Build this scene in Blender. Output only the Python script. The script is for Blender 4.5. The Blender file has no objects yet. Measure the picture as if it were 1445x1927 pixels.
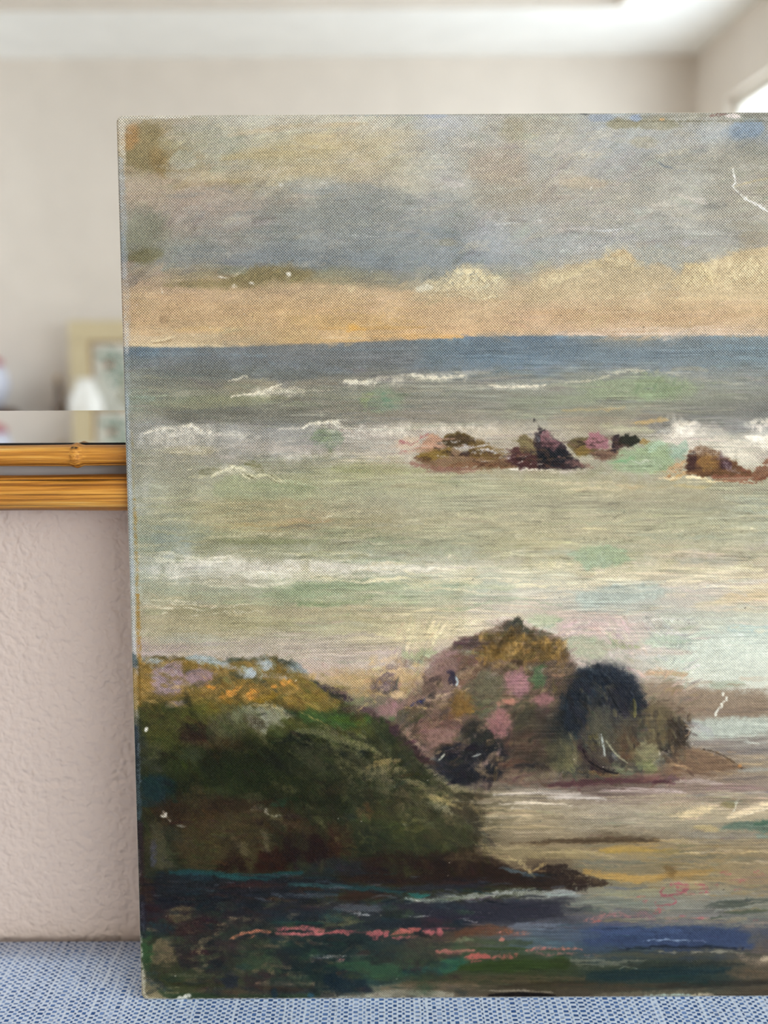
import bpy, bmesh, math, random, time
import numpy as np
from mathutils import Vector, Matrix

# ---------------------------------------------------------------- camera, sky, exposure
scene = bpy.context.scene
COL = scene.collection
TABLE_Z = .75                       # top of the table cloth
FPX, PITCH, ROLL = 1700., math.radians(10.8), math.radians(-.3)
CAM = Vector((0, -.4295, TABLE_Z+.3094))
CF = Vector((0, math.cos(PITCH), -math.sin(PITCH)))
_r = Vector((1, 0, 0)); _u = _r.cross(CF)
CR = _r*math.cos(ROLL)+_u*math.sin(ROLL); CU = _u*math.cos(ROLL)-_r*math.sin(ROLL)
cam_data = bpy.data.cameras.new('camera')
cam_data.sensor_fit = 'VERTICAL'; cam_data.sensor_height = 36; cam_data.lens = 36*FPX/1927
cam_data.clip_start = .01; cam_data.clip_end = 60
cam_data.dof.use_dof = True; cam_data.dof.focus_distance = .401; cam_data.dof.aperture_fstop = 5.0
cam = bpy.data.objects.new('camera', cam_data); COL.objects.link(cam)
cam.matrix_world = Matrix(((CR.x, CU.x, -CF.x, CAM.x), (CR.y, CU.y, -CF.y, CAM.y), (CR.z, CU.z, -CF.z, CAM.z), (0, 0, 0, 1)))
scene.camera = cam
vs = scene.view_settings
vs.view_transform = 'Standard'; vs.look = 'None'; vs.gamma = 1; vs.use_curve_mapping = False
vs.exposure = .0
# bright overcast sky, seen and felt only through the windows
world = bpy.data.worlds.new('sky'); scene.world = world; world.use_nodes = True
bg = world.node_tree.nodes['Background']; bg.inputs[0].default_value = (.84, .93, 1, 1); bg.inputs[1].default_value = 7.9
scene.cycles.max_bounces = 10; scene.cycles.diffuse_bounces = 6; scene.cycles.glossy_bounces = 6
scene.cycles.caustics_reflective = False; scene.cycles.caustics_refractive = False
scene.cycles.blur_glossy = .5
def portal(name, loc, rot, sx, sy):
    l = bpy.data.lights.new(name, 'AREA'); l.shape = 'RECTANGLE'; l.size = sx; l.size_y = sy; l.cycles.is_portal = True
    o = bpy.data.objects.new(name, l); COL.objects.link(o); o.location = loc; o.rotation_euler = rot
    return o

# the room
X_L, X_R, Y_B, CEIL = -3.1, 1.566, -4.42, 2.44
WIN_R = (-3.98, -.40, .75, 2.13)      # right wall: y from, to, z from, to
WIN_L = (-3.9, -2.9, .95, 2.1)  # left wall: unseen window, added for weaker daylight from the other side
portal('window_daylight', (X_R+.14, (WIN_R[0]+WIN_R[1])/2, (WIN_R[2]+WIN_R[3])/2), (0, math.radians(90), 0), WIN_R[3]-WIN_R[2], WIN_R[1]-WIN_R[0])
portal('window_daylight', (X_L-.14, (WIN_L[0]+WIN_L[1])/2, (WIN_L[2]+WIN_L[3])/2), (0, math.radians(-90), 0), WIN_L[3]-WIN_L[2], WIN_L[1]-WIN_L[0])

# ---------------------------------------------------------------- helpers
def srgb(c):
    return tuple((v/12.92 if v <= .04045 else ((v+.055)/1.055)**2.4) for v in (int(c[i:i+2], 16)/255 for i in (0, 2, 4)))
class NT:
    def __init__(s, name):
        s.m = bpy.data.materials.new(name); s.m.use_nodes = True; s.t = s.m.node_tree; s.b = s.t.nodes['Principled BSDF']
        s.out = s.t.nodes['Material Output']
    def n(s, typ, **kw):
        n = s.t.nodes.new(typ)
        for k, v in kw.items(): setattr(n, k, v)
        return n
    def l(s, a, b): s.t.links.new(a, b)
    def set(s, node, i, v):
        if isinstance(v, bpy.types.NodeSocket): s.l(v, node.inputs[i])
        else: node.inputs[i].default_value = v
    def math(s, op, a, b=0., c=None, clamp=False):
        n = s.n('ShaderNodeMath', operation=op, use_clamp=clamp); s.set(n, 0, a); s.set(n, 1, b)
        if c is not None: s.set(n, 2, c)
        return n.outputs[0]
    def mix(s, f, a, b, mode='MIX'):
        n = s.n('ShaderNodeMix', data_type='RGBA', blend_type=mode); n.clamp_factor = True
        s.set(n, 0, f); s.set(n, 6, a if isinstance(a, bpy.types.NodeSocket) else (*a, 1)); s.set(n, 7, b if isinstance(b, bpy.types.NodeSocket) else (*b, 1))
        return n.outputs[2]
    def noise(s, vec, scale, detail=2., rough=.5, dist=0.):
        n = s.n('ShaderNodeTexNoise'); s.l(vec, n.inputs['Vector'])
        n.inputs['Scale'].default_value = scale; n.inputs['Detail'].default_value = detail; n.inputs['Roughness'].default_value = rough; n.inputs['Distortion'].default_value = dist
        return n.outputs['Fac']
    def ramp(s, f, *stops):
        n = s.n('ShaderNodeValToRGB'); s.l(f, n.inputs[0]); e = n.color_ramp.elements
        while len(e) < len(stops): e.new(.5)
        for k, (p, c) in enumerate(stops): e[k].position = p; e[k].color = (*(srgb(c) if isinstance(c, str) else c), 1)
        return n.outputs[0]
    def obj(s): return s.n('ShaderNodeTexCoord').outputs['Object']
    def scale(s, vec, v):
        n = s.n('ShaderNodeMapping'); s.l(vec, n.inputs[0]); n.inputs['Scale'].default_value = v; return n.outputs[0]
    def sep(s, vec):
        n = s.n('ShaderNodeSeparateXYZ'); s.l(vec, n.inputs[0]); return n.outputs
    def bump(s, h, dist, strength=1.):
        n = s.n('ShaderNodeBump'); s.l(h, n.inputs['Height']); n.inputs['Distance'].default_value = dist; n.inputs['Strength'].default_value = strength
        s.l(n.outputs[0], s.b.inputs['Normal']); return n.outputs[0]
    def pb(s, col=None, rough=.6, spec=.3, metal=0.):
        if col is not None:
            if isinstance(col, bpy.types.NodeSocket): s.l(col, s.b.inputs['Base Color'])
            else: s.b.inputs['Base Color'].default_value = (*(srgb(col) if isinstance(col, str) else col), 1)
        s.b.inputs['Roughness'].default_value = rough; s.b.inputs['Specular IOR Level'].default_value = spec; s.b.inputs['Metallic'].default_value = metal
        return s.m
def plain(name, col, rough=.6, spec=.3, metal=0., var=.06, sc=30.):
    t = NT(name); n = t.noise(t.obj(), sc, 3); c = srgb(col)
    return t.pb(t.ramp(n, (.3, tuple(v*(1-var) for v in c)), (.7, tuple(min(1, v*(1+var)) for v in c))), rough, spec, metal)

def mesh_obj(name, bm, mat, parent=None, smooth=False):
    me = bpy.data.meshes.new(name); bm.normal_update(); bm.to_mesh(me); bm.free()
    o = bpy.data.objects.new(name, me); COL.objects.link(o)
    if mat: me.materials.append(mat)
    if smooth:
        for p in me.polygons: p.use_smooth = True
    if parent: o.parent = parent
    return o
def tag(o, label=None, cat=None, group=None, kind=None):
    for k, v in (('label', label), ('category', cat), ('group', group), ('kind', kind)):
        if v: o[k] = v
    return o
def empty(name, loc, rot=(0, 0, 0)):
    o = bpy.data.objects.new(name, None); COL.objects.link(o); o.location = loc; o.rotation_euler = rot; o.empty_display_size = .05
    return o
def add_box(bm, x0, x1, y0, y1, z0, z1, bev=0.):
    b = bmesh.new()
    r = bmesh.ops.create_cube(b, size=1)['verts']
    for v in r: v.co = Vector(((x0+x1)/2+v.co.x*(x1-x0), (y0+y1)/2+v.co.y*(y1-y0), (z0+z1)/2+v.co.z*(z1-z0)))
    if bev: bmesh.ops.bevel(b, geom=b.edges[:], offset=bev, segments=2, affect='EDGES', profile=.6)
    me = bpy.data.meshes.new('tmp'); b.to_mesh(me); b.free(); bm.from_mesh(me); bpy.data.meshes.remove(me)
    return bm
def box(*a, **k): return add_box(bmesh.new(), *a, **k)
def lathe(prof, seg=40):
    bm = bmesh.new(); rings = []
    for r, z in prof:
        rings.append([bm.verts.new((r*math.cos(2*math.pi*k/seg), r*math.sin(2*math.pi*k/seg), z)) for k in range(seg)])
    for a, b in zip(rings, rings[1:]):
        for k in range(seg): bm.faces.new((a[k], a[(k+1) % seg], b[(k+1) % seg], b[k]))
    bm.faces.new(rings[0][::-1]); bm.faces.new(rings[-1])
    return bm
def outline_prism(P, y0, y1):
    """closed outline in the x-z plane, given thickness along y"""
    bm = bmesh.new(); a = [bm.verts.new((x, y0, z)) for x, z in P]; b = [bm.verts.new((x, y1, z)) for x, z in P]
    bm.faces.new(a); bm.faces.new(b[::-1])
    for k in range(len(P)): bm.faces.new((a[k], b[k], b[(k+1) % len(P)], a[(k+1) % len(P)]))
    bmesh.ops.recalc_face_normals(bm, faces=bm.faces[:])
    return bm
# ---------------------------------------------------------------- the oil painting: brush engine
# The seascape is painted stroke by stroke on a numpy canvas (colour + paint thickness), which
# becomes the vertex colours and the relief of the canvas panel's front mesh.
PX0, PY0, PW, PH = 200, 200, 1260, 1700
def _vn(sx, sy, seed, w=PW, h=PH):
    r = np.random.RandomState(seed)
    gx, gy = int(w/sx)+3, int(h/sy)+3
    g = r.rand(gy, gx).astype(np.float32)
    x = np.arange(w, dtype=np.float32)/sx; y = np.arange(h, dtype=np.float32)/sy
    xi = x.astype(int); yi = y.astype(int); fx = x-xi; fy = y-yi
    fx = fx*fx*(3-2*fx); fy = fy*fy*(3-2*fy)
    a = g[:, xi]*(1-fx)+g[:, xi+1]*fx
    return a[yi]*(1-fy)[:, None]+a[yi+1]*fy[:, None]
N_F = np.random.RandomState(5).rand(PH, PW).astype(np.float32)
N_1 = .6*_vn(5, 5, 1)+.4*_vn(2.3, 2.3, 11)
N_2 = .65*_vn(15, 13, 2)+.35*_vn(6, 6, 12)
N_3 = _vn(48, 36, 3)
N_S = .5*_vn(34, 1.9, 4)+.3*_vn(80, 3.4, 14)+.2*_vn(9, 1.5, 15)
N_D = .6*_vn(4, 4, 6)+.4*N_F
_yy, _xx = np.mgrid[0:PH, 0:PW].astype(np.float32)
WPER = 3.55
_wx, _wy = 2*np.pi*(_xx+.012*_yy)/WPER, 2*np.pi*(_yy)/WPER
WV = .5+.25*(np.cos(_wx)+np.cos(_wy))                 # thread crowns of the canvas
N_W = .55*WV+.45*N_1                                   # paint catching on the crowns
SOFT = 1.
CV = np.zeros((PH, PW, 3), np.float32); HT = np.zeros((PH, PW), np.float32)

def hx(c):
    return np.array([int(c[i:i+2], 16) for i in (0, 2, 4)], np.float32)/255
def pts(s):
    return [tuple(float(v) for v in q.split(',')) for q in s.split()]
def _win(x0, x1, y0, y1):
    a, b = max(0, int(x0-PX0)), min(PW, int(x1-PX0)+1)
    c, d = max(0, int(y0-PY0)), min(PH, int(y1-PY0)+1)
    return (slice(c, d), slice(a, b)) if b > a and d > c else None
def _sm(x):
    x = np.clip(x, 0, 1); return x*x*(3-2*x)
def _lay(W, al, col, var=.10, imp=0., grain='s'):
    n = (N_S if grain == 's' else N_1)[W]-.5
    c = np.clip(hx(col)[None, None]*(1+var*2*n[..., None]), 0, 1)
    CV[W] += (c-CV[W])*al[..., None]
    if imp: HT[W] += al*imp*(.35+1.3*(N_S if grain == 's' else N_1)[W])
_DRY = {'w': None, 's': None, 'n': None}
def _dry(W, amount, kind):
    if amount <= 0: return 1.
    f = (N_W if kind == 'w' else N_S if kind == 's' else N_D)[W]
    return _sm((f-(amount*.62+.17))/.16+.5)
def _spl(P):
    if len(P) < 3: return P
    out = []
    for i in range(len(P)-1):
        p0 = P[max(i-1, 0)]; p1 = P[i]; p2 = P[i+1]; p3 = P[min(i+2, len(P)-1)]
        for k in range(5):
            t = k/5
            out.append(tuple(.5*((2*p1[j])+(-p0[j]+p2[j])*t+(2*p0[j]-5*p1[j]+4*p2[j]-p3[j])*t*t+(-p0[j]+3*p1[j]-3*p2[j]+p3[j])*t**3) for j in (0, 1)))
    return out+[P[-1]]
def S(path, w, col, a=.85, soft=2.5, dry=0., dk='s', rough=2., imp=0., var=.10, tap=.5, grain='s'):
    """a brush stroke along a path"""
    P = pts(path) if isinstance(path, str) else path
    P = _spl(P)
    m = w/2+soft+rough*2+2
    W = _win(min(p[0] for p in P)-m, max(p[0] for p in P)+m, min(p[1] for p in P)-m, max(p[1] for p in P)+m)
    if W is None: return
    X = _xx[W]+PX0; Y = _yy[W]+PY0
    D = np.full(X.shape, 1e9, np.float32); T = np.zeros_like(D)
    L = [0.]
    for i in range(len(P)-1): L.append(L[-1]+math.hypot(P[i+1][0]-P[i][0], P[i+1][1]-P[i][1]))
    tot = L[-1] or 1.
    for i in range(len(P)-1):
        ax, ay = P[i]; bx, by = P[i+1]; dx, dy = bx-ax, by-ay; q = dx*dx+dy*dy+1e-6
        t = np.clip(((X-ax)*dx+(Y-ay)*dy)/q, 0, 1)
        d = np.hypot(X-ax-t*dx, Y-ay-t*dy)
        u = d < D; D[u] = d[u]; T[u] = ((L[i]+t*math.sqrt(q))/tot)[u]
    half = w/2*(1-tap*np.abs(2*T-1)**2.5)
    al = _sm((half+rough*2*(N_1[W]-.5)-D)/max(soft, .5)+.5)*a
    _lay(W, al*_dry(W, dry, dk), col, var, imp, grain)
def E(x, y, rx, ry, col, a=.7, rot=0., soft=.5, dry=0., dk='w', warp=.35, var=.08, imp=0., grain='n'):
    """a soft dab"""
    m = max(rx, ry)*1.5+4
    W = _win(x-m, x+m, y-m, y+m)
    if W is None: return
    c, s = math.cos(math.radians(rot)), math.sin(math.radians(rot))
    X = _xx[W]+PX0-x; Y = _yy[W]+PY0-y
    r = np.hypot((X*c+Y*s)/rx, (-X*s+Y*c)/ry)+warp*(N_2[W]-.5)*2+.12*(N_1[W]-.5)
    al = _sm((1-r)/soft+.5)*a
    _lay(W, al*_dry(W, dry, dk), col, var, imp, grain)
def P(poly, col, a=.9, soft=4., rough=3., dry=0., dk='w', var=.10, imp=0., grain='n'):
    """a filled patch with a brushed edge"""
    Q = pts(poly) if isinstance(poly, str) else poly
    xs = [q[0] for q in Q]; ys = [q[1] for q in Q]; m = soft+rough*2+2
    W = _win(min(xs)-m, max(xs)+m, min(ys)-m, max(ys)+m)
    if W is None: return
    X = _xx[W]+PX0; Y = _yy[W]+PY0
    D = np.full(X.shape, 1e9, np.float32); ins = np.zeros(X.shape, bool)
    for i in range(len(Q)):
        ax, ay = Q[i]; bx, by = Q[(i+1) % len(Q)]; dx, dy = bx-ax, by-ay
        t = np.clip(((X-ax)*dx+(Y-ay)*dy)/(dx*dx+dy*dy+1e-6), 0, 1)
        D = np.minimum(D, np.hypot(X-ax-t*dx, Y-ay-t*dy))
        if dy: ins ^= ((Y < ay) != (Y < by)) & (X < ax+(Y-ay)*dx/dy)
    sd = np.where(ins, D, -D)+rough*2*(N_1[W]-.5)+rough*2*(N_2[W]-.5)
    al = _sm(sd/(soft*SOFT)+.5)*a
    _lay(W, al*_dry(W, dry, dk), col, var, imp, grain)
def R(x0, y0, x1, y1, n, cols, w=(4, 9), ln=(20, 60), ang=(0, 5), a=.5, dry=.3, dk='s', imp=0., seed=0, soft=2.5, mask=None, cur=.08):
    """n short strokes scattered over a rectangle (or where mask(x, y) holds)"""
    r = random.Random(seed*7919+n+int(x0)*31+int(y0))
    cols = cols.split()
    for _ in range(n):
        for _t in range(20):
            x, y = r.uniform(x0, x1), r.uniform(y0, y1)
            if mask is None or mask(x, y): break
        else: continue
        l = r.uniform(*ln); g = math.radians(r.gauss(*ang)); b = r.uniform(-cur, cur)*l
        dx, dy = math.cos(g)*l/2, math.sin(g)*l/2
        S([(x-dx, y-dy), (x-dy/l*b*2, y+dx/l*b*2), (x+dx, y+dy)], r.uniform(*w), r.choice(cols), a*r.uniform(.6, 1.15), soft, dry*r.uniform(.5, 1.3), dk, 1.6, imp)
def DB(x0, y0, x1, y1, n, cols, r=(6, 20), asp=(.35, .7), ang=(0, 20), a=.5, dry=.42, dk='w', imp=0., seed=0, mask=None, soft=.8):
    """n broken dabs, paint catching on the weave"""
    q = random.Random(seed*7919+n+int(x0)*31+int(y0)); cols = cols.split()
    for _ in range(n):
        for _t in range(20):
            x, y = q.uniform(x0, x1), q.uniform(y0, y1)
            if mask is None or mask(x, y): break
        else: continue
        R_ = q.uniform(*r)
        E(x, y, R_, R_*q.uniform(*asp), q.choice(cols), a*q.uniform(.6, 1.2), q.gauss(*ang), soft, dry*q.uniform(.6, 1.2), dk, .9, .1, imp)
def inpoly(poly):
    Q = pts(poly)
    def f(x, y):
        k = False
        for i in range(len(Q)):
            ax, ay = Q[i]; bx, by = Q[(i+1) % len(Q)]
            if (y < ay) != (y < by) and x < ax+(y-ay)*(bx-ax)/(by-ay): k = not k
        return k
    return f

def ground():
    """first lay-in: a coarse mesh of mixed tones, blended wet in wet"""
    GX = [225, 330, 430, 560, 700, 850, 1000, 1150, 1300, 1450]
    G = '''205 bdb7a8 b5ac9b bab6aa bcb6a8 bab6a8 b0b2b3 adaa9c a6a9aa a3a198 97978f
228 b8b0a0 a99f8a b3b0a4 b9b3a4 b9b4a5 afb0b0 aca89b a5a8a9 a3a198 94958f
260 b09c80 9f906f aba896 b3aa90 b9ae93 aeaca4 aba79c a5a7a8 a6a6a3 929ba1
300 9a8c6c 998c6c aaa693 b3a888 b7ab8f aeaba0 afaaa0 a7a8a8 a2a198 9c988b
340 a69a88 a4957c aca48e b0a68c b3a995 aaa9a3 ada393 a9a59a a5a49c a39d8f
380 a99a8a a39788 a2998c 9d9a92 9b9d9b a5a6a2 a9a095 aca79d a7a59c a8a294
420 98928a 9f9489 9c948c 8f918d 8d9395 9a9c9d a3a19c a8a6a1 a5a39c a4a095
460 84826f 8e8c82 8f8d87 878c8c 868f93 8f959a a0a2a2 a5a5a4 a0a09d 9b998f
490 8b8a84 878886 80868a 79838a 7b858e 868f96 9ea1a1 a3a4a3 9a9d9d a39a87
520 9b897a 9a8d76 8f8468 8a8464 888472 848b8d a09b8c b3a78e a8a294 b6a68a
550 ae977b b3977a ae9572 b3987a b89f7c a89e85 c0a988 bca988 b8a88a c5b08a
580 b89b7a bb9b75 bf9f78 c3a173 c9a676 c9ab84 c7a888 c6aa85 c3a67f c9ab82
610 b89a76 b99a72 b99a70 c4a06c c8a063 c9a67f c9a684 c6a684 c2a481 c7ab8c
630 c4ad8c b9a280 b09c7c bd9d6e cfa875 d3ac7e c9ad8f c5ac96 c8b39f cdbba8'''
    G2 = '''640 5f7280 667a88 787b7b 7e7a73 7d8286 6f818e 67788a 8a8d88 7d8a92 8396a0
660 667884 6a7d8a 727b80 7a7a78 7a8083 6a7e8c 627789 758590 7a8a93 8095a0
680 7e8788 727a7e 70787e 737a7f 77797b 687a8a 647a8d 71828e 768790 7c909b
705 888d88 7f8380 7c807f 74797d 777878 7d8080 80878a 818685 838889 858b8e
728 868a83 868880 8c897f 93908a 8f8d85 8a8a84 8d8e87 8c9485 8a8e87 868988
750 859089 868a7c 888b78 85847a 868a7f 868781 87897f 8b9281 85877d 7f807b
775 8a8d84 818076 7e7e77 83827b 888378 88847b 8b8c7f 8c897c 7d7c76 78797a
800 949690 969695 969591 8d8d8b 918c87 98928b a0998c 948a79 81807b 7e8081
830 90918b 9f9d96 9b9993 98948e a29b92 a89f93 a99d8c 9b937f 9c9a8a a8a399
860 969690 9c9992 9a9691 9f9b91 a9a393 a4998a a29884 9a9480 9a9a84 a9a195
890 a2a298 a09d95 a2a191 a1a18a a5a186 a29c84 a29a86 9f9a86 a39f8b a49c88
920 a4a69d a6a598 a7a58e a7a58c aaa994 aaa893 aba791 aca38d a79f8b a3a191
950 9fa29b a3a08e a8a084 ada189 a49f8e a8a695 a49f8e a09a89 9d9987 9fa197
985 a0a396 9ca093 a79f84 a99a80 aa9f84 aba58f b2aa95 aea893 aaa792 a9aa9d
1010 9da39a 98a098 9a9a82 989881 9b9b86 a3a290 b2a98f b3aa94 aeab97 abab9e
1040 a8aba3 a3a699 a9a795 a3a390 a1a493 a6a796 b0aa90 a9a995 b5a999 b4ab9c
1070 b3b6ae afb1a7 bab6a8 c0baac b4b2a0 bfb9a4 bdb69b b8b092 b9ae90 b8ab94
1095 a9b0a5 a9ad9f b0ad9f aab09b a2ac98 a6ae9c b7b5a0 bcb39a beb29e c6b394
1120 a9a998 a3a48f a4a895 96a087 a8ac95 b0b3a0 b9b3a3 b0afa3 b8aea2 c5b496
1145 a99e89 a59c82 a69e82 aca188 b0a68a b8b09b bfb0a2 abada2 b1aea3 bbb39a
1170 b3a893 ada287 aea687 ada689 b6ad8e bfb298 c0b0a2 bda9a0 b6b2a4 b5b7a7
1195 baafa0 b7ae9b b8af9c b2ad98 b8b197 c2b597 c0b0a0 bda9a1 b7bdaf a9b8b0
1220 b09ca0 b3a49c b5aaa0 baada3 b3a59c c0af9d b5aa98 b3a79f bcc2b4 b7c2b8
1250 b09c9c b0a498 b5a898 bfaaa0 bcaa9d b0a08c a09080 b0a79b c0c5b6 bfc6ba
1280 a08c70 9a8460 9a8460 b09a80 b89a70 a08c78 90806c a09284 c0c0b2 c0c2b5
1310 80703c 7a6a34 7a6a34 807040 90806a 8a7468 80705c 8a7a6c 958a7d b0a99a
1340 605a34 55562c 505428 4a5428 607048 8a7468 756558 706254 8a7766 887869
1370 4a4a30 43401f 484826 404a22 4a4a30 7a6258 6f5c50 5f5a4c 9a978c a5a99c
1410 3a3a28 33341c 33361c 2f3420 43432c 4f4038 5a4a40 5a5040 857a70 8a827a
1450 303528 2d2f1a 2c2e18 2b2f1c 404030 3a3434 5c5044 5f5542 7a6350 90806a
1490 283430 2c2a1a 2f2c1a 2c2c1a 3f3f2a 554c38 75685a 6a5650 8a776c 8a7a70
1520 2d2c20 33261a 3a2d1e 33301e 3a3820 5c5438 94866c a19480 a8997c ab987a
1550 3a2f24 382a1c 44351f 3a2c1c 36381f 4a4630 8f7f62 958a74 928871 8a8470
1580 40382c 3c2f20 463a24 33241a 33341e 3f3a28 84745a 6a5a44 857862 867860
1605 403028 3a2f20 40321f 2f1b14 2d2a1c 352a1e 857454 8a7a58 8f7a4e 8a7658
1630 352a24 2a2a26 2c241e 2a1c18 2c241c 2f1f18 5a4a38 7d7258 807050 8c7a5c
1655 241f22 1f2a2e 212a2e 24282c 2c2620 2c201a 332822 7a6e50 94805a 8a7458
1680 241d20 1f2026 241f24 2a2424 2a2c30 303036 6a6c68 7d7c6a 837f6e 7f7868
1705 241c1f 26222a 24222a 2a2a30 35333a 303038 36343c 6a6e66 75756c 707064
1730 281e22 3a2c28 2f2628 26282c 2c3034 2a2a34 3a3a42 5c5a60 6a6668 666660
1760 2f3a2a 35302a 2c2a28 22302f 2c3434 4a3c30 4f5660 3f4c66 394562 4a4c58
1785 2f422a 463f2e 332d2c 22302e 2a3634 4a4838 44504c 3c4a58 3a4458 5c5248
1812 36452a 3a3828 33332c 223030 2f4434 37462e 3a4628 3c4230 383e34 5f5444
1840 544c38 333c24 363a2a 2a3830 2c443a 40422c 3c3c26 2c3a34 263836 4c4436
1868 6a604a 3c4028 4a4030 34383a 6a6658 5a5042 463c2c 4f4638 544c3c 504638
1900 8a8068 4a4a34 4f4638 40443c 8a8674 7f7866 5a5040 605848 7a8078 5c5444'''
    def field(txt):
        ys, rows = [], []
        for ln in txt.split('\n'):
            q = ln.split(); ys.append(float(q[0])); rows.append([hx(c) for c in q[1:]])
        g = np.array(rows); ys = np.array(ys)
        # warp the sampling a little so no grid shows, stretch it sideways as brushed paint is
        X = _xx+PX0+46*(N_3-.5)+26*(N_2-.5); Y = _yy+PY0+15*(N_3[::-1]-.5)+9*(N_S-.5)*2+8*(N_2-.5)
        X = np.clip(X, GX[0], GX[-1]-.01); Y = np.clip(Y, ys[0], ys[-1]-.01)
        xi = np.clip(np.searchsorted(GX, X, 'right')-1, 0, len(GX)-2); yi = np.clip(np.searchsorted(ys, Y, 'right')-1, 0, len(ys)-2)
        gx = np.array(GX, np.float32)
        fx = ((X-gx[xi])/(gx[xi+1]-gx[xi]))[..., None]; fy = ((Y-ys[yi])/(ys[yi+1]-ys[yi]))[..., None]
        fx = fx*fx*(3-2*fx)
        return ((g[yi, xi]*(1-fx)+g[yi, xi+1]*fx)*(1-fy)+(g[yi+1, xi]*(1-fx)+g[yi+1, xi+1]*fx)*fy).astype(np.float32)
    sky, sea = field(G), field(G2)
    hz = np.interp(_xx[0]+PX0, [200, 260, 430, 620, 780, 900, 1000, 1500], [652, 654, 654, 646, 640, 633, 632, 632])
    k = _sm((_yy+PY0-hz[None]-2*(N_1-.5)*2)/3+.5)[..., None]
    CV[:] = sky*(1-k)+sea*k
def drag(n, x0, y0, x1, y1, w, ln, ang, jit, a, seed, imp=0., dry=.25, dk='s'):
    """restate what is there as short strokes: each picks its colour up from under the brush"""
    r = random.Random(seed)
    for _ in range(n):
        x, y = r.uniform(x0, x1), r.uniform(y0, y1)
        c = CV[int(min(max(y-PY0, 0), PH-1)), int(min(max(x-PX0, 0), PW-1))]
        v = r.gauss(0, jit); c = np.clip(c*(1+v)+np.array([r.gauss(0, jit*.18) for _ in range(3)]), 0, 1)
        l = r.uniform(*ln); g = math.radians(ang(x, y)+r.gauss(0, 9)) if callable(ang) else math.radians(r.gauss(ang, 4))
        dx, dy = math.cos(g)*l/2, math.sin(g)*l/2
        S([(x-dx, y-dy), (x+r.uniform(-1, 1), y+r.uniform(-2, 2)), (x+dx, y+dy)], r.uniform(*w), '%02x%02x%02x' % tuple(int(q*255) for q in c), a, 2.5, dry, dk, 1.5, imp)

def smudge(x0, y0, x1, y1, amp, sx, sy, seed, feather=40):
    """pull the wet paint about a little: edges of dabs break up and run into each other"""
    W = _win(x0, x1, y0, y1)
    h, w = CV[W].shape[:2]
    dx = (.6*_vn(sx, sy, seed, w, h)+.4*_vn(sx/2.6, sy/2.6, seed+1, w, h)-.5)*2*amp
    dy = (.6*_vn(sx, sy, seed+2, w, h)+.4*_vn(sx/2.6, sy/2.6, seed+3, w, h)-.5)*2*amp*.7
    X = np.clip(_xx[W]-W[1].start+dx, 0, w-1.01); Y = np.clip(_yy[W]-W[0].start+dy, 0, h-1.01)
    xi, yi = X.astype(int), Y.astype(int); fx, fy = (X-xi)[..., None], (Y-yi)[..., None]
    A = CV[W]
    B = (A[yi, xi]*(1-fx)+A[yi, xi+1]*fx)*(1-fy)+(A[yi+1, xi]*(1-fx)+A[yi+1, xi+1]*fx)*fy
    e = np.minimum(np.minimum(_xx[W]-W[1].start, W[1].stop-_xx[W]), np.minimum(_yy[W]-W[0].start, W[0].stop-_yy[W]))
    k = _sm(e/feather)[..., None]
    CV[W] = A*(1-k)+B*k
def glaze(poly, mult=None, toward=None, a=.3, feather=40):
    """a thin transparent layer over a whole passage"""
    Q = pts(poly); xs = [q[0] for q in Q]; ys = [q[1] for q in Q]
    W = _win(min(xs)-feather, max(xs)+feather, min(ys)-feather, max(ys)+feather)
    X = _xx[W]+PX0; Y = _yy[W]+PY0; D = np.full(X.shape, 1e9, np.float32); ins = np.zeros(X.shape, bool)
    for i in range(len(Q)):
        ax, ay = Q[i]; bx, by = Q[(i+1) % len(Q)]; dx, dy = bx-ax, by-ay
        t = np.clip(((X-ax)*dx+(Y-ay)*dy)/(dx*dx+dy*dy+1e-6), 0, 1)
        D = np.minimum(D, np.hypot(X-ax-t*dx, Y-ay-t*dy))
        if dy: ins ^= ((Y < ay) != (Y < by)) & (X < ax+(Y-ay)*dx/dy)
    k = _sm((np.where(ins, D, -D)+feather*.8*(N_2[W]-.5)+feather*.6*(N_3[W]-.5))/feather+.5)[..., None]
    if mult is not None: CV[W] *= 1+k*(np.array(mult, np.float32)-1)
    if toward is not None: CV[W] += (hx(toward)-CV[W])*k*a*(.6+.8*N_1[W][..., None])
def varnish():
    """old varnish: everything a little greyer and yellower, plus the bristle grain of the dried paint"""
    l = (CV*np.array([.3, .56, .14], np.float32)).sum(-1, keepdims=True)
    CV[:] = l+(CV-l)*.79
    k = _sm((l-.10)/.35)
    CV[:] *= 1+k*(np.array([1.0, .982, .958], np.float32)-1)
    sea = _sm((_yy+PY0-(640+30*(N_3-.5)))/24)*_sm((1260+60*(N_3-.5)-_yy-PY0)/40)
    low = _sm((_xx+PX0-860-120*(N_3-.5))/120)*_sm((_yy+PY0-1240)/40)
    st = (.35+1.2*_sm((.6*_vn(90, 22, 76)+.4*N_2-.35)/.3))*np.clip(sea*(.35+.65*_sm((_xx+PX0-300)/500))+low, 0, 1)
    br = .55*_vn(30, 1.35, 71)+.45*_vn(60, 2.6, 72)-.5
    mo = .5*_vn(2.2, 2.0, 73)+.3*_vn(5, 4.4, 74)+.2*_vn(22, 17, 75)-.5
    CV[:] *= (1+.22*st*br+(.16-.04*st)*mo)[..., None]
    HT[:] += st*br*.9+.25*mo
    CV[:] = .44+(CV-.44)*1.17+.025*_sm((l-.15)/.3)
    np.clip(CV, .02, 1, out=CV)
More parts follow.
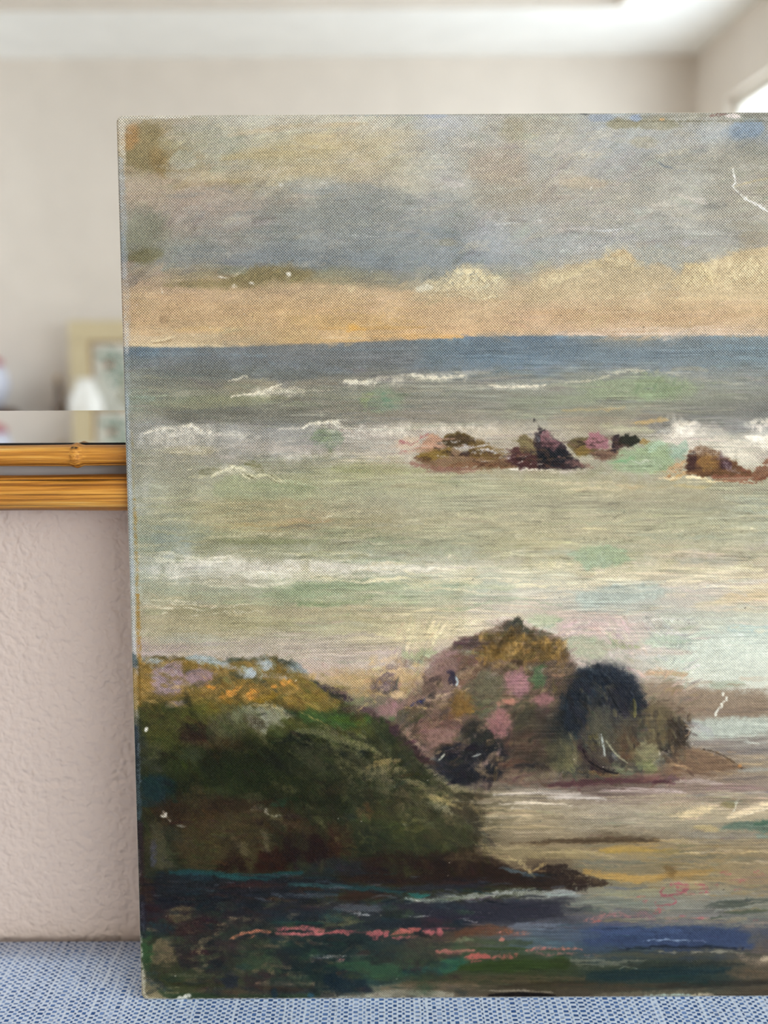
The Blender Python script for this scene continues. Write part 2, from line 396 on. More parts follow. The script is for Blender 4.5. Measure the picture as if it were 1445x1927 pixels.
# ---------------------------------------------------------------- the picture itself
def paint_sky():
    global SOFT
    SOFT = 1.5
    P('233,255 250,238 272,231 300,238 309,272 325,308 312,330 262,320 232,304', '8c7e58', .75, 12, 4)
    E(246, 258, 14, 26, 'b0814f', .6, 25, .9); E(300, 305, 14, 26, '93784a', .5, -20, .9)
    E(385, 262, 66, 30, 'a5a594', .6, 0, .9); E(345, 300, 22, 20, 'a8a997', .6)
    S('350,338 470,330 560,318 640,322', 20, 'b3a485', .5, 12); S('420,300 520,284 640,276', 26, 'b5a57c', .7, 16)
    S('430,255 540,240 690,232', 10, 'bca98a', .6, 8); S('560,262 640,264 668,280', 24, 'b9a67e', .55, 14)
    S('330,352 430,344 470,340', 16, 'a08c64', .5, 12)
    E(268, 362, 42, 30, 'aa9a86', .6, 0, .9); E(390, 370, 70, 26, 'a59488', .6, 0, 1); S('330,400 420,398 500,380', 24, 'a0938a', .5, 16)
    E(272, 436, 40, 40, '80816f', .75, 0, .9); S('246,486 270,482 300,478', 26, '706a48', .75, 12); E(265, 405, 26, 18, '8b8a7c', .5)
    E(246, 530, 14, 14, '8e8279', .6)
    S('330,470 380,474 420,470', 26, '838a8b', .5, 14); S('440,490 520,474 610,478 690,480', 30, '7c8388', .55, 20, .2, 'w')
    S('460,440 560,428 640,420', 30, '868c8a', .5, 18); S('500,395 580,400 650,392', 26, '8c8f88', .55, 16); E(590, 350, 60, 15, '9fa2a0', .5, 0, 1)
    P('310,540 352,530 420,523 480,503 540,497 584,502 602,520 560,532 520,528 470,543 400,544', '887b55', .8, 10, 5)
    S('235,552 330,546 430,556 540,548 620,540', 12, 'b0957a', .6, 7, .3)
    R(236, 552, 640, 632, 90, 'c09c78 b8966d c6a47c bd9a70 c9a67a b39068', (4, 9), (30, 90), (-2, 5), .5, .35, 'w', .1, 1)
    R(640, 545, 1445, 625, 150, 'cbaa80 c6a580 caa988 c0a07c d0ae85 bf9d78 c8a98c', (4, 9), (40, 120), (-1, 4), .45, .35, 'w', .1, 2)
    for x, y, rx, ry, c in ((470, 552, 46, 12, 'bda07c'), (520, 538, 34, 10, 'c0a682'), (575, 545, 40, 12, 'c2a580'), (620, 560, 60, 14, 'c5a87e'), (420, 560, 60, 12, 'b99c78'), (660, 540, 20, 9, 'c2ab88')): E(x, y, rx, ry, c, .6, 0, .9, .3, 'w', .6, imp=.2)
    S('590,520 640,512 700,512 740,530', 22, '918d76', .7, 12); S('600,545 660,548 720,552', 14, 'bfa683', .6, 8, .3, 'w')
    # dark slate bank of cloud
    P('590,345 660,333 720,340 760,372 860,388 900,405 940,418 905,450 868,470 842,494 800,512 740,522 660,505 600,500 560,480 570,420', '8c8f8b', .35, 34, 8)
    S('560,500 640,492 720,498 790,503', 24, '7a8288', .6, 18, .2, 'w'); S('610,462 700,455 780,440 852,448', 26, '868b8c', .5, 18, .2, 'w')
    S('770,440 830,438 870,455', 22, '7f888d', .6, 12); E(842, 456, 16, 7, '8a8a76', .6)
    S('640,372 720,365 790,380', 22, '8b9091', .5, 14); S('600,360 660,352 700,350', 16, '92989a', .5, 10)
    E(920, 450, 44, 32, '999da2', .55, 0, 1); E(1000, 400, 70, 14, 'a5a6a3', .5, 0, 1); S('900,388 1000,386 1100,392', 14, 'a9a8a2', .5, 8, .3, 'w')
    E(830, 238, 42, 30, 'b0b2b6', .6, 0, 1); E(820, 305, 50, 40, 'acadab', .5, 0, 1); E(660, 300, 28, 46, 'b8ab92', .4, 0, 1)
    E(765, 330, 46, 40, 'aaa797', .4, 0, 1); E(935, 315, 64, 34, 'ad9f90', .7, 0, .8); E(965, 245, 22, 22, 'a49b83', .6, 0, .9)
    E(940, 368, 66, 22, 'a39c8c', .5, 0, .9); E(1015, 310, 26, 44, 'aaacaa', .5, 0, 1)
    R(330, 350, 900, 500, 110, '9a9a94 8a8e8c a09c92 7f8688 94928a a4a29c 858a88', (6, 14), (30, 90), (-6, 9), .4, .45, 'w', .1, 31)
    R(300, 235, 1440, 345, 110, 'b9b3a3 aca698 b5b2a8 c0b69c a8a69e bcb8ae', (6, 14), (30, 90), (-4, 10), .35, .45, 'w', .1, 32)
    R(880, 345, 1440, 470, 90, 'b2ada0 a5a39b aba9a4 b6b0a2 9d9d98 b9b4aa', (6, 14), (30, 90), (-4, 10), .35, .45, 'w', .1, 33)
    # right sky
    E(1170, 232, 30, 10, '8f8868', .65); E(1235, 232, 40, 12, '938d72', .6); E(1130, 222, 24, 8, '919db0', .7); E(1195, 222, 12, 6, '8c9cb8', .8)
    E(1215, 268, 26, 12, '9a937c', .5); E(1402, 246, 36, 17, '7e91a8', .8, -10); E(1340, 250, 40, 20, 'a2a9b0', .5, 0, 1)
    E(1395, 295, 60, 32, '98958a', .6, 0, 1); E(1100, 345, 42, 12, 'b3a48e', .6); E(1140, 320, 40, 18, '9fa0a0', .5); E(1250, 340, 60, 22, 'a5a49c', .4)
    S('1060,352 1110,358 1180,352', 8, '979690', .5, 6, .3, 'w'); S('1380,352 1410,343 1446,335', 3, 'b8ab88', .7, 2)
    S('1380,420 1420,425 1446,440', 18, '999280', .5, 12); S('1300,455 1380,450 1446,455', 20, '928f87', .5, 14, .2, 'w'); E(1420, 448, 30, 14, '9a8d78', .5)
    E(1250, 485, 46, 22, '979fa1', .7, 0, .8); S('1060,470 1120,466 1190,452', 12, 'a8aaa9', .5, 8); S('1200,440 1300,435 1380,450', 24, 'a2a39f', .4, 16)
    S('1010,455 1070,446 1150,450', 16, '9c9f9f', .5, 10, .3, 'w')
    # lit cloud tops, loaded brush
    P('1000,535 1020,512 1062,500 1128,486 1168,470 1182,474 1200,500 1232,498 1262,505 1275,525 1240,545 1120,560 1000,565', 'bda885', .75, 9, 5, imp=.3)
    P('1258,530 1280,518 1287,496 1330,494 1372,476 1410,470 1446,464 1446,560 1360,566 1290,552', 'c6ae85', .85, 8, 4, imp=.4)
    S('1060,520 1110,504 1165,500 1200,510', 14, 'ab9c7b', .6, 6, .3, 's', imp=.4); S('1150,480 1175,478 1192,492', 14, 'c5a87d', .7, 6, imp=.3)
    for k in range(8):
        S('%d,%d %d,%d %d,%d' % (1052+k*5, 534-k*4, 1115+k*6, 503-k*3+(k % 3), 1188+k*4, 512-k), 1.6, 'a08f6b' if k % 2 else 'cbb68e', .55, 1.2, .3, imp=.5)
        S('%d,%d %d,%d %d,%d' % (1288+k*3, 548-k*6, 1320+k*5, 505+k*2, 1342-k, 546-k*3), 2.2, 'dac595' if k % 2 else 'a8976f', .65, 1.5, .25, imp=.6)
        S('%d,%d %d,%d %d,%d' % (1352+k*6, 546-k*3, 1395+k*3, 516-k*4, 1446, 500+k*6), 2.4, 'd4be93' if k % 2 else 'ab986f', .6, 1.6, .25, imp=.5)
    S('1290,500 1320,505 1335,525 1322,540', 13, 'd3bc8b', .7, 5, .2, imp=.7); S('1380,520 1410,508 1440,512', 18, 'cfba94', .6, 6, .25, imp=.6)
    S('1268,545 1310,548 1360,552 1446,551', 3, '9f8c68', .6, 2, .2, imp=.2); S('1150,562 1230,545 1290,556 1330,566', 3, 'a58f69', .5, 2, .2)
    S('1230,568 1300,562 1380,560', 10, 'cdb387', .6, 5, .3)
    S('1000,600 1150,596 1300,600 1446,590', 14, 'c39d75', .45, 8, .3); S('1000,588 1100,585', 10, 'c49c70', .4, 6)
    S('1040,627 1180,622 1300,618 1446,622', 12, 'cfb5a0', .75, 6, .3, imp=.2); S('1060,631 1200,628 1330,627 1446,630', 4, 'd6c0ae', .8, 2, .3, imp=.4)
    # the little knife-laid cloud
    P('782,543 806,527 832,521 858,506 880,496 905,504 936,519 951,535 945,553 904,561 868,551 800,553', 'bfb292', .7, 9, 4, .15, 'n', imp=.8)
    R(790, 505, 945, 555, 44, 'd2c8a6 c9c0a4 bdb294 d6cba8 cfc09a c4c4b0', (4, 8), (10, 26), (-20, 40), .7, .15, 'n', .9, 3, mask=inpoly('790,545 830,525 880,500 935,522 945,550 870,552'))
    E(800, 543, 18, 7, 'cac9ba', .8, -10, .5, imp=.6); S('788,553 830,551 862,549 890,558 903,562', 2.5, '9f8b6a', .75, 1.5, imp=-.3); S('862,552 900,562 940,556', 3, 'd5c9a5', .8, 2, imp=.8)
    S('655,548 668,540', 8, 'cdb890', .7, 3, .2, imp=.5); E(640, 528, 24, 8, '968f75', .5)
    # oranges near the horizon
    S('600,618 680,618 800,616', 7, 'c79853', .75, 5, .2, 'w'); E(665, 616, 11, 6, 'e2a23e', .95, 0, .7, imp=.4); S('652,624 672,619 690,621', 4, 'dc9d42', .8, 2)
    S('705,634 780,632 870,634', 9, 'd9a766', .75, 5, .2, 'w', imp=.2); S('850,624 960,622 1040,628', 8, 'd2ac84', .6, 5, .3, 'w')
    S('560,600 640,606 720,600', 20, 'c59d62', .5, 14, .2, 'w'); E(308, 602, 8, 8, '8c7050', .55, 40)
    S('245,648 300,650 345,649 420,651', 9, 'd0bb96', .8, 4, .25, imp=.5); S('285,642 305,640 330,632', 5, 'd6c39c', .8, 2, .2, imp=.6); S('288,646 306,644 322,640', 2.4, '8a7450', .7, 1.2)
    S('330,622 380,618 420,622', 9, 'cba66c', .7, 5, .3, 'w'); S('430,650 540,645 640,643', 4, 'c0a37c', .6, 2, .3, imp=.3); S('520,648 640,646 780,641', 3, '867a6c', .7, 2, .3)
    S('600,636 700,637 760,636', 4, 'c5ac88', .6, 2, .4, imp=.2)
    # scratches and losses
    S('418,524 440,518 462,505', 7, 'd6d2c8', .6, 3, .75, 'w'); E(543, 515, 4, 4, 'e2ddd2', .9, 0, .8, .25, 'n', .8, imp=.6); E(474, 534, 6, 3, 'ddd6ca', .85, 20, .8, .3, 'n', .8, imp=.6); E(442, 538, 4, 3, 'd2c9bb', .7, 0, .8, .3, 'n', .8)
    S('411,521 425,523', 2.4, 'd5cbbd', .8, 1.5); E(528, 347, 4, 4, 'c2c2c0', .6, 0, .9, .3, 'w'); S('303,541 306,552', 2, 'd2c5b4', .8, 1)
    S('640,440 700,443 782,435', 3, 'b8bcbe', .6, 2, .4, imp=.3); S('650,447 720,446', 2, 'a9adb0', .6, 1.5, .4)
    S('922,424 960,420 1020,414', 2.5, 'b9bdc0', .5, 1.5, .4); S('1118,435 1140,434 1171,431', 5, 'c8cbce', .85, 2, .25, imp=.4)
    S('1379,318 1381,332 1383,343 1379,350 1384,357 1392,364', 3, 'e2e1dd', .95, 1.2, .12, 'n', 1.6, .6); S('1388,360 1400,372 1416,381 1430,389 1446,399', 4.2, 'e4e3df', .95, 1.5, .1, 'n', 2, .7)
    S('1110,357 1117,348', 3, 'd5cfc4', .85, 1.5); S('1049,266 1052,256', 2.2, 'd0c9b8', .8, 1.2); S('1240,305 1250,313 1265,316', 5, '747e88', .7, 2.5, .4, 's'); S('1248,310 1275,320 1305,322', 6, '858b8f', .5, 3, .5)
    S('928,352 940,356 952,352', 2.5, 'c2c0b6', .7, 1.5, .3); S('1160,420 1200,432', 2, '8c8b82', .4, 2)

def paint_sea():
    # far blue water
    S('238,662 290,664 340,662', 18, '58708a', .65, 10, .1, 'w'); S('262,666 330,668 400,667', 8, '7d9cb2', .8, 4, .45, 'w', imp=.2); S('330,680 400,684', 6, '7b98a8', .6, 4, .5, 'w')
    for x, y in ((443, 669), (490, 670), (514, 683), (466, 668), (420, 670)): E(x, y, 9, 4, '8fb2cb', .8, 10, .7, .3, imp=.2)
    S('300,700 420,702 520,706 640,700', 20, '70767a', .65, 10, .15, 'w'); S('520,685 600,690 660,700', 14, '7a8490', .5, 8, .2, 'w'); S('330,690 420,688', 14, '71777b', .6, 8)
    S('600,657 680,658 770,655', 5, '7f99a8', .75, 3, .35); S('560,672 660,678 800,672', 16, '74767a', .5, 8, .2, 'w')
    P('830,648 900,636 1060,634 1100,650 1080,680 960,690 880,682', '647c92', .65, 16, 5); S('880,672 960,675 1010,668', 16, '5a7891', .6, 8, .2, 'w'); S('940,668 970,672', 5, '86a2b5', .6, 3, .5, 'w')
    S('1060,664 1200,668 1330,660', 20, '6d8496', .55, 12, .15, 'w'); S('1330,650 1400,656 1446,660', 14, '80a0b4', .55, 8, .3); S('1340,672 1446,676', 9, '7d9aaa', .55, 5, .3)
    S('1118,642 1170,639 1232,638', 7, 'a6977e', .7, 4, .3); S('1050,634 1100,636 1150,634', 4, '7f95a3', .6, 3, .3); S('780,646 860,642', 6, '728793', .6, 4)
    S('1020,690 1150,690 1300,696 1446,700', 10, '7c8288', .5, 6, .25)
    # whitecaps, left
    P('420,722 450,712 500,712 530,722 520,734 430,740', '98917e', .6, 6, 4); S('430,717 446,712 464,708', 5, 'e0d8c8', .9, 2, .3, 'w', imp=.5)
    S('330,762 420,756 500,752', 22, '95977e', .6, 12, .2, 'w'); S('390,752 470,748 540,748', 9, '8f9076', .6, 5)
    S('436,745 475,741 505,731 529,723', 3.5, 'ded6c6', .9, 1.8, .3, 'n', imp=.5); S('470,742 510,737 545,735 568,736', 12, 'd3cbbd', .85, 4, .45, 'w', imp=.5); S('560,735 600,736 640,733', 3, 'd6ccbe', .9, 1.5, .5, 'n', imp=.4)
    S('540,728 560,731 575,738', 3, 'ddd4c6', .8, 1.5, .4, 'n', imp=.4); S('560,722 620,720 640,728', 12, '93897c', .5, 6)
    S('240,742 270,745 290,750', 12, '8fa59a', .55, 7, .3, 'w'); S('320,786 420,782 520,788 640,784', 24, '76766f', .6, 12, .15, 'w'); S('330,790 400,796', 10, '737370', .6, 6, .3, 'w')
    E(345, 830, 62, 24, 'a8a49a', .6, 0, 1); E(360, 848, 50, 9, 'b6ab90', .65, 0, .9); E(480, 840, 60, 10, 'b0a79e', .5, 0, 1); E(560, 846, 44, 9, 'b3a89f', .5, 0, 1)
    S('266,818 292,808 330,806', 7, 'c6c5c0', .8, 3, .5, 'w', imp=.3); S('338,808 356,800 366,806 378,814 400,814', 7, 'd5d2ca', .9, 3, .35, 'w', imp=.5); S('378,812 430,816 470,815', 6, 'bdb9b2', .6, 3, .5, 'w')
    S('270,816 262,828 280,838', 8, 'b4b6b5', .5, 5, .5, 'w')
    S('524,808 556,806 575,803', 5, 'd5cdc0', .8, 2, .5, 'w', imp=.4); S('566,806 584,798 606,796 626,792 640,796', 6, 'e6dfd2', .95, 2, .2, 'n', imp=.7); S('624,797 642,803 668,806', 5, 'e2ddd0', .9, 2, .3, 'n', imp=.6)
    S('720,805 750,806 770,804', 3, 'dcd7ca', .8, 1.5, .45, 'n', imp=.4); S('480,858 500,856', 4, 'cfc7ba', .7, 2, .4, 'w'); S('520,861 560,860 610,858', 4, 'c8beb0', .7, 2, .5, 'w')
    P('584,826 592,810 612,803 640,808 648,824 640,836 622,848 606,838', '7b8a6e', .85, 5, 3, imp=.2); S('592,838 608,830 625,812', 6, '8a9a78', .6, 3, .2); E(632, 822, 8, 12, '8a9a8a', .5)
    # curling crest
    S('376,890 395,886 412,884', 13, '7b7a62', .75, 5, .1, 'w'); S('464,872 476,874 494,890', 17, '757450', .8, 4, .1, 'w', imp=.2)
    P('402,912 428,896 450,890 480,903 520,905 560,915 600,925 560,938 440,938 400,930', 'a0a58a', .8, 9, 4)
    S('352,885 360,884', 3, 'd8d2c0', .9, 1.5, .1); S('356,898 384,897 404,893', 6, 'cfc9ae', .7, 3, .55, 'w', imp=.3); S('398,896 414,890 428,882 440,878', 6, 'd6d0b4', .9, 2, .25, 'n', imp=.6)
    S('438,879 452,884 464,896 484,901', 11, 'd2ccb2', .9, 2, .15, 's', imp=.7); S('484,895 504,893 520,901 536,908', 8, 'cbc6aa', .85, 2, .2, imp=.6); S('530,905 560,908 600,920', 5, 'b3bb9f', .7, 3, .2)
    for k in range(4): S('%d,%d %d,%d %d,%d' % (444+k*3, 880+k*2, 458+k*3, 888+k*3, 474+k*4, 901+k), 1.4, '6f6d54', .8, .9)
    S('486,891 502,889 524,903', 1.6, '5f5f48', .8, 1); S('500,897 520,906 533,910', 1.4, '77745c', .8, .9)
    S('470,912 540,914 590,920', 7, '8d977a', .5, 4, .2); S('400,926 480,930 560,934', 8, '929684', .5, 5, .3); S('540,935 600,936 640,932', 8, 'b5b79c', .6, 4, .3, imp=.2)
    S('362,930 384,918 404,918', 8, 'bdb8a8', .6, 4, .6, 'w'); S('356,944 400,930', 8, 'b9b5a6', .5, 4, .6, 'w')
    P('380,952 480,944 570,950 575,962 540,1004 460,1006 365,990 360,970', 'ada183', .6, 16, 6); S('440,992 500,990 560,985', 18, 'b09a70', .65, 9, .1, 'w'); S('545,978 590,980 630,978', 10, 'b89a7a', .65, 6)
    S('530,990 580,991 640,986', 7, '857a70', .75, 3, .35, 's'); S('604,973 622,970 645,972', 7, 'd9d0be', .9, 3, .35, 'n', imp=.4); S('630,972 655,975 690,980', 4, 'b0a390', .6, 2, .3)
    E(322, 1018, 34, 26, '8f9ba0', .55, 0, 1, .2); S('390,1014 500,1018 640,1014', 14, '8d8e70', .6, 8, .2); S('600,1000 700,1005 760,1010', 20, '989a80', .45, 10, .2); S('300,975 340,960', 24, 'a3a79d', .4, 12)
    S('640,1020 760,1016 900,1020', 12, '8f9884', .5, 6, .3); S('300,1052 340,1044 400,1060', 22, 'b3b7b3', .5, 12, .5, 'w')
    S('450,1066 520,1068 600,1066 690,1068', 26, 'c2bcae', .7, 10, .45, 'w'); S('490,1080 580,1083 690,1084', 8, 'cfc8b6', .7, 4, .4, 'w'); S('460,1060 560,1054 660,1058', 8, '9a9a8a', .5, 5, .4, 'w')
    S('690,1062 780,1072 880,1074', 14, 'c8c2a8', .6, 8, .3); S('640,1060 720,1052 800,1062', 10, '9aa38a', .6, 5, .3)
    S('540,1112 620,1106 690,1100 750,1096', 24, '93a285', .65, 12, .15, 'w'); S('560,1135 610,1136 660,1132 700,1124', 12, '8a9a76', .6, 6, .15, 'w'); S('760,1105 830,1104 900,1110', 16, '9fae9a', .55, 9, .2)
    S('270,1100 350,1108 440,1112', 18, 'a0a795', .5, 10, .3, 'w'); S('280,1150 370,1148 460,1150', 14, '9c9878', .5, 8, .2, 'w'); S('450,1180 520,1176 600,1180', 7, '97976f', .4, 4, .3)
    r = random.Random(4)
    for k in range(30):
        x = r.uniform(262, 470); y = 1127+ (x-262)*.045+r.choice((0, 3, 8, 16, 17, 24))+r.uniform(-2, 2); l = r.uniform(8, 46)
        S([(x, y), (x+l/2, y+r.uniform(-1, 1)), (x+l, y+1.5)], r.uniform(1.2, 2.6), 'ddd5c2', .85, 1, .25, 'n', 1, .4)
    S('660,1200 740,1196 830,1186 900,1180', 26, 'c3b596', .5, 14, .2); S('740,1232 820,1212 860,1200', 20, 'c0ae98', .5, 10, .2)
    S('262,1222 300,1224 350,1222', 18, 'ae9da0', .6, 8, .2, 'w'); S('300,1204 360,1202 430,1206', 18, 'aeafa8', .6, 9, .15); S('560,1176 640,1172 700,1178', 10, 'a8aaa6', .4, 6, .2, 'w')
    S('470,1210 560,1204 640,1206', 12, 'b7aca4', .5, 7, .2); S('540,1236 620,1232 700,1228 760,1222', 14, 'b9a59e', .55, 7, .25); S('560,1250 640,1250 720,1246', 12, 'beada0', .5, 7, .25)
    # whitecaps, middle
    S('648,718 676,720 704,722', 10, 'd8d1c6', .9, 4, .35, 'w', imp=.5); S('690,720 716,712 740,711', 8, 'c2bcb1', .75, 4, .45, 'w', imp=.3); S('715,725 742,730 760,722', 7, 'b5b0a5', .6, 4, .5, 'w')
    S('764,705 786,708 802,712', 7, 'ded8ca', .9, 3, .3, 'w', imp=.5); S('800,711 830,711 872,708', 5, 'd9d2c2', .85, 2, .4, 'w', imp=.4); S('856,702 874,708 872,716', 7, 'bdb6a6', .6, 4, .4, 'w')
    S('918,724 945,728 985,728 1028,724', 6, 'bcb6a8', .75, 3, .35, imp=.3); S('1000,716 1060,716', 6, '9d9c92', .5, 4, .3)
    P('672,752 690,738 712,728 738,730 758,748 750,766 720,778 690,774', '7e9078', .65, 10, 4); S('690,770 684,752 700,742', 13, '95a072', .6, 6, .1, 'w'); S('720,742 728,754 738,764', 14, '608b73', .55, 6, .1, 'w')
    S('770,760 860,764 940,770', 24, '868580', .5, 14, .2, 'w'); S('960,756 1040,758 1120,752', 26, '88907c', .5, 14, .2); S('700,782 800,786 900,784', 18, '8a8379', .5, 10, .2)
    S('760,796 840,800 930,800', 8, '9c968d', .5, 5, .3, 'w'); E(700, 830, 70, 26, 'a69d93', .5, 0, 1, .2)
    # right wave
    P('1090,728 1150,712 1190,704 1240,702 1290,716 1320,726 1300,748 1200,752 1120,748', '8b977c', .75, 12, 5); P('1188,744 1196,722 1214,706 1236,707 1256,720 1292,726 1262,746 1220,752', '7f8f72', .8, 8, 4, imp=.2)
    S('1060,720 1120,714 1160,702 1190,698 1240,698 1276,706', 5, 'bab5a4', .75, 3, .35, imp=.3); S('1270,706 1330,716 1400,722', 5, '9b998f', .6, 4, .3)
    for k in range(12): S('%d,%d %d,%d' % (1196+k*8, 742-k % 3*4, 1208+k*8, 712+k % 4*4), 3, '8c9a7e' if k % 2 else '6f8668', .5, 2, .2)
    S('1290,775 1370,772 1446,768', 40, '727371', .5, 20, .3); S('1200,790 1300,800 1446,800', 22, '757473', .55, 10, .35); S('1280,756 1360,750 1446,744', 12, '7a7d74', .5, 8, .3)
    S('1060,772 1120,769 1190,768', 8, 'a8966e', .65, 4, .4); S('1196,797 1225,793 1258,790', 9, 'b89862', .75, 4, .3, imp=.2); S('1130,800 1180,808 1230,810', 12, 'a3a182', .6, 7, .2); S('1030,790 1110,788 1180,792', 14, '8a8072', .45, 8, .3)
    S('1020,830 1060,822 1090,815', 14, 'b3a898', .5, 9, .3, 'w'); S('1240,812 1330,818 1400,812', 10, '858a8c', .5, 5, .35)

def paint_far_rocks():
    # foam round the reef
    E(790, 812, 80, 16, 'c2b5a4', .65, 0, 1, .2); E(905, 812, 60, 12, 'c6b79e', .6, 0, 1, .2); E(740, 855, 70, 22, 'b8ac9c', .6, 0, 1, .3); S('620,872 700,860 760,858', 8, 'c9bca6', .6, 5, .4)
    S('630,880 720,880 800,884', 18, '9b9a74', .5, 10, .2, 'w'); S('640,900 760,898 880,900', 10, 'a8a888', .5, 6, .3)
    E(770, 838, 26, 14, 'cbb094', .6)
    S('750,838 762,832 772,836', 9, 'a86668', .8, 4, .45, 'n'); S('752,852 770,848 800,835', 5, 'ad6e66', .7, 2.5, .4, 'n'); S('775,838 796,822 812,816', 5, 'a86a66', .8, 2, .4, 'n')
    P('788,848 800,828 814,816 832,826 840,842 815,850', 'b38468', .85, 5, 3); E(806, 840, 16, 10, 'b98a70', .6)
    P('780,864 800,850 840,845 880,850 960,858 1000,868 990,880 900,884 800,878', '7f5f44', .85, 6, 4); P('786,858 810,848 850,842 842,862 800,868', '7b6126', .9, 5, 3, imp=.2)
    P('834,830 842,818 862,813 884,820 900,832 892,842 862,842 840,840', '4a3820', .92, 4, 3, imp=.3); P('884,834 906,828 930,842 960,852 930,866 880,858', '6d5326', .85, 5, 4); S('838,822 862,816 890,824', 5, '5f4c22', .8, 3, .2)
    S('855,842 890,842 920,838', 3, 'b6b1b0', .85, 1.5, .4, imp=.4); S('880,850 920,846', 3, 'aaa4a4', .7, 1.5, .5); S('920,848 945,852 970,846', 5, 'b4b0b2', .8, 2, .5, 'n', imp=.3); S('930,862 960,858 985,864', 5, 'a59a98', .7, 2, .5, 'n')
    S('772,872 800,878 860,884 900,882', 9, '8a5c52', .8, 4, .3); S('800,888 850,888 900,886', 6, '8f6a60', .6, 4, .3); S('850,876 900,874 960,878', 9, '7a5038', .7, 4, .3)
    P('950,870 962,848 985,840 1010,852 1025,868 1040,880 980,884', '4d2b2c', .92, 5, 3); S('955,845 975,850 995,862', 10, '5a3a34', .7, 5, .2)
    P('975,826 984,816 996,822 1016,838 1020,850 1005,858 982,850', '7a6b46', .95, 3, 2, imp=.4); S('980,826 1000,838 1014,846', 7, '8a7a52', .6, 3)
    P('1005,818 1016,808 1030,816 1060,838 1080,862 1100,878 1060,884 1016,882 1008,852', '362a2e', .93, 4, 3, imp=.2); E(1040, 860, 28, 16, '1f2228', .9); P('1014,816 1028,814 1050,836 1042,848 1024,838', '93646a', .85, 4, 3, .15, 'n')
    S('1004,786 1008,794', 2, '3a3436', .9, 1); S('1012,798 1020,812', 3, '33302f', .8, 1.5, .3, 'n'); S('1008,818 1016,830', 5, '6f6f74', .6, 2.5)
    S('1050,862 1080,872 1116,878', 10, '87605a', .7, 5, .3, 'n'); S('960,884 1000,883 1040,886', 4, 'ded6cc', .9, 2, .3, 'n', imp=.4); S('1030,890 1080,886 1110,882', 6, 'b8ada2', .7, 3, .4)
    # third
    P('1066,838 1080,826 1104,822 1110,836 1130,850 1100,858 1078,852', '5e5030', .9, 4, 3); P('1078,846 1096,838 1118,848 1110,856 1090,858', '80662f', .8, 4, 2)
    P('1100,832 1112,816 1128,815 1142,828 1148,842 1124,846 1104,842', '98626c', .92, 4, 3, imp=.2); P('1110,852 1150,842 1172,846 1160,862 1140,870 1120,866', '6c4c3c', .85, 5, 3)
    P('1148,848 1152,824 1164,816 1172,826 1172,840 1156,852', '35292c', .95, 3, 2); P('1164,830 1178,816 1196,820 1206,832 1190,840 1170,842', '2a2a1e', .95, 3, 2.5, imp=.3); E(1212, 830, 8, 7, '8f7038', .8)
    R(782, 818, 1090, 884, 70, '4a3024 5c4030 3a2622 6b4a36 2c2222 75583a', (3, 7), (10, 30), (8, 18), .6, .3, 'n', .3, 34, mask=inpoly('785,866 840,820 900,832 960,850 1000,825 1030,820 1090,878 960,882'))
    R(1070, 822, 1205, 866, 30, '4a3626 3a2a24 5c4834 6a4c44', (3, 6), (8, 22), (5, 18), .6, .3, 'n', .3, 35, mask=inpoly('1070,840 1110,822 1170,818 1205,832 1160,862 1100,858'))
    for x, y, l in ((868, 838, 24), (900, 846, 40), (884, 852, 26), (930, 850, 22), (936, 860, 34), (905, 866, 22), (960, 868, 26), (980, 858, 14), (1000, 872, 22), (850, 830, 16), (820, 858, 26)): S('%d,%d %d,%d %d,%d' % (x, y, x+l/2, y+2, x+l, y), 2.6, 'b4adab', .75, 1.6, .45, 'n', 1.5, .4)
    # green water and spray
    P('1140,872 1170,848 1210,838 1240,826 1262,840 1270,870 1250,888 1200,892 1160,884', '8a9f7a', .8, 8, 4); S('1200,850 1240,852 1260,862', 16, '8fa178', .6, 8); S('1155,870 1180,866 1196,862', 6, '6da070', .8, 3, .3, imp=.2)
    S('1222,850 1236,836 1248,832', 14, '9db598', .8, 5, .1, imp=.2); S('1195,872 1220,870 1250,880', 6, 'bfc0b0', .7, 3, .4); S('1190,868 1215,878', 3, 'd5d8cc', .7, 1.5, .3)
    E(1310, 822, 54, 26, 'bdb3a6', .7, 0, 1, .1); E(1288, 808, 20, 17, 'd2c8bc', .9, 0, .8, imp=.5); E(1268, 826, 22, 12, 'c6bbae', .85, 0, .8, imp=.4); E(1300, 838, 16, 14, 'c9bfb2', .7)
    P('1256,842 1276,836 1292,830 1297,848 1284,866 1262,862', '8aa08c', .9, 5, 3, imp=.3); S('1262,856 1280,848 1292,842', 6, '98ac98', .6, 3)
    E(1370, 846, 60, 22, 'c8bda9', .7, 0, 1, .2); E(1416, 823, 18, 7, 'e2dacb', .9, 5, .6, imp=.5); E(1430, 798, 24, 12, 'd5ccc0', .75, -10, .8, .35, 'n', imp=.4); E(1440, 835, 16, 14, 'ddd3c2', .85, 0, .7, imp=.4); E(1408, 868, 20, 16, 'cdc4b2', .6)
    S('1256,892 1280,876 1300,872', 20, 'be9264', .75, 6, .35, 'n'); S('1262,904 1290,890 1306,886', 8, 'cf9f62', .7, 3, .4, 'n', imp=.2); S('1250,900 1275,886', 6, 'a06a40', .6, 3, .4, 'n')
    # fourth
    P('1290,872 1298,848 1318,838 1340,844 1356,852 1378,866 1402,882 1424,898 1380,906 1330,898 1292,890', '664328', .95, 4, 3, imp=.2); P('1312,866 1330,852 1348,862 1350,880 1322,888', '8d6634', .85, 5, 3, .1, 'n', imp=.3); P('1292,884 1294,858 1306,846 1314,852 1304,886', '442926', .85, 4, 2)
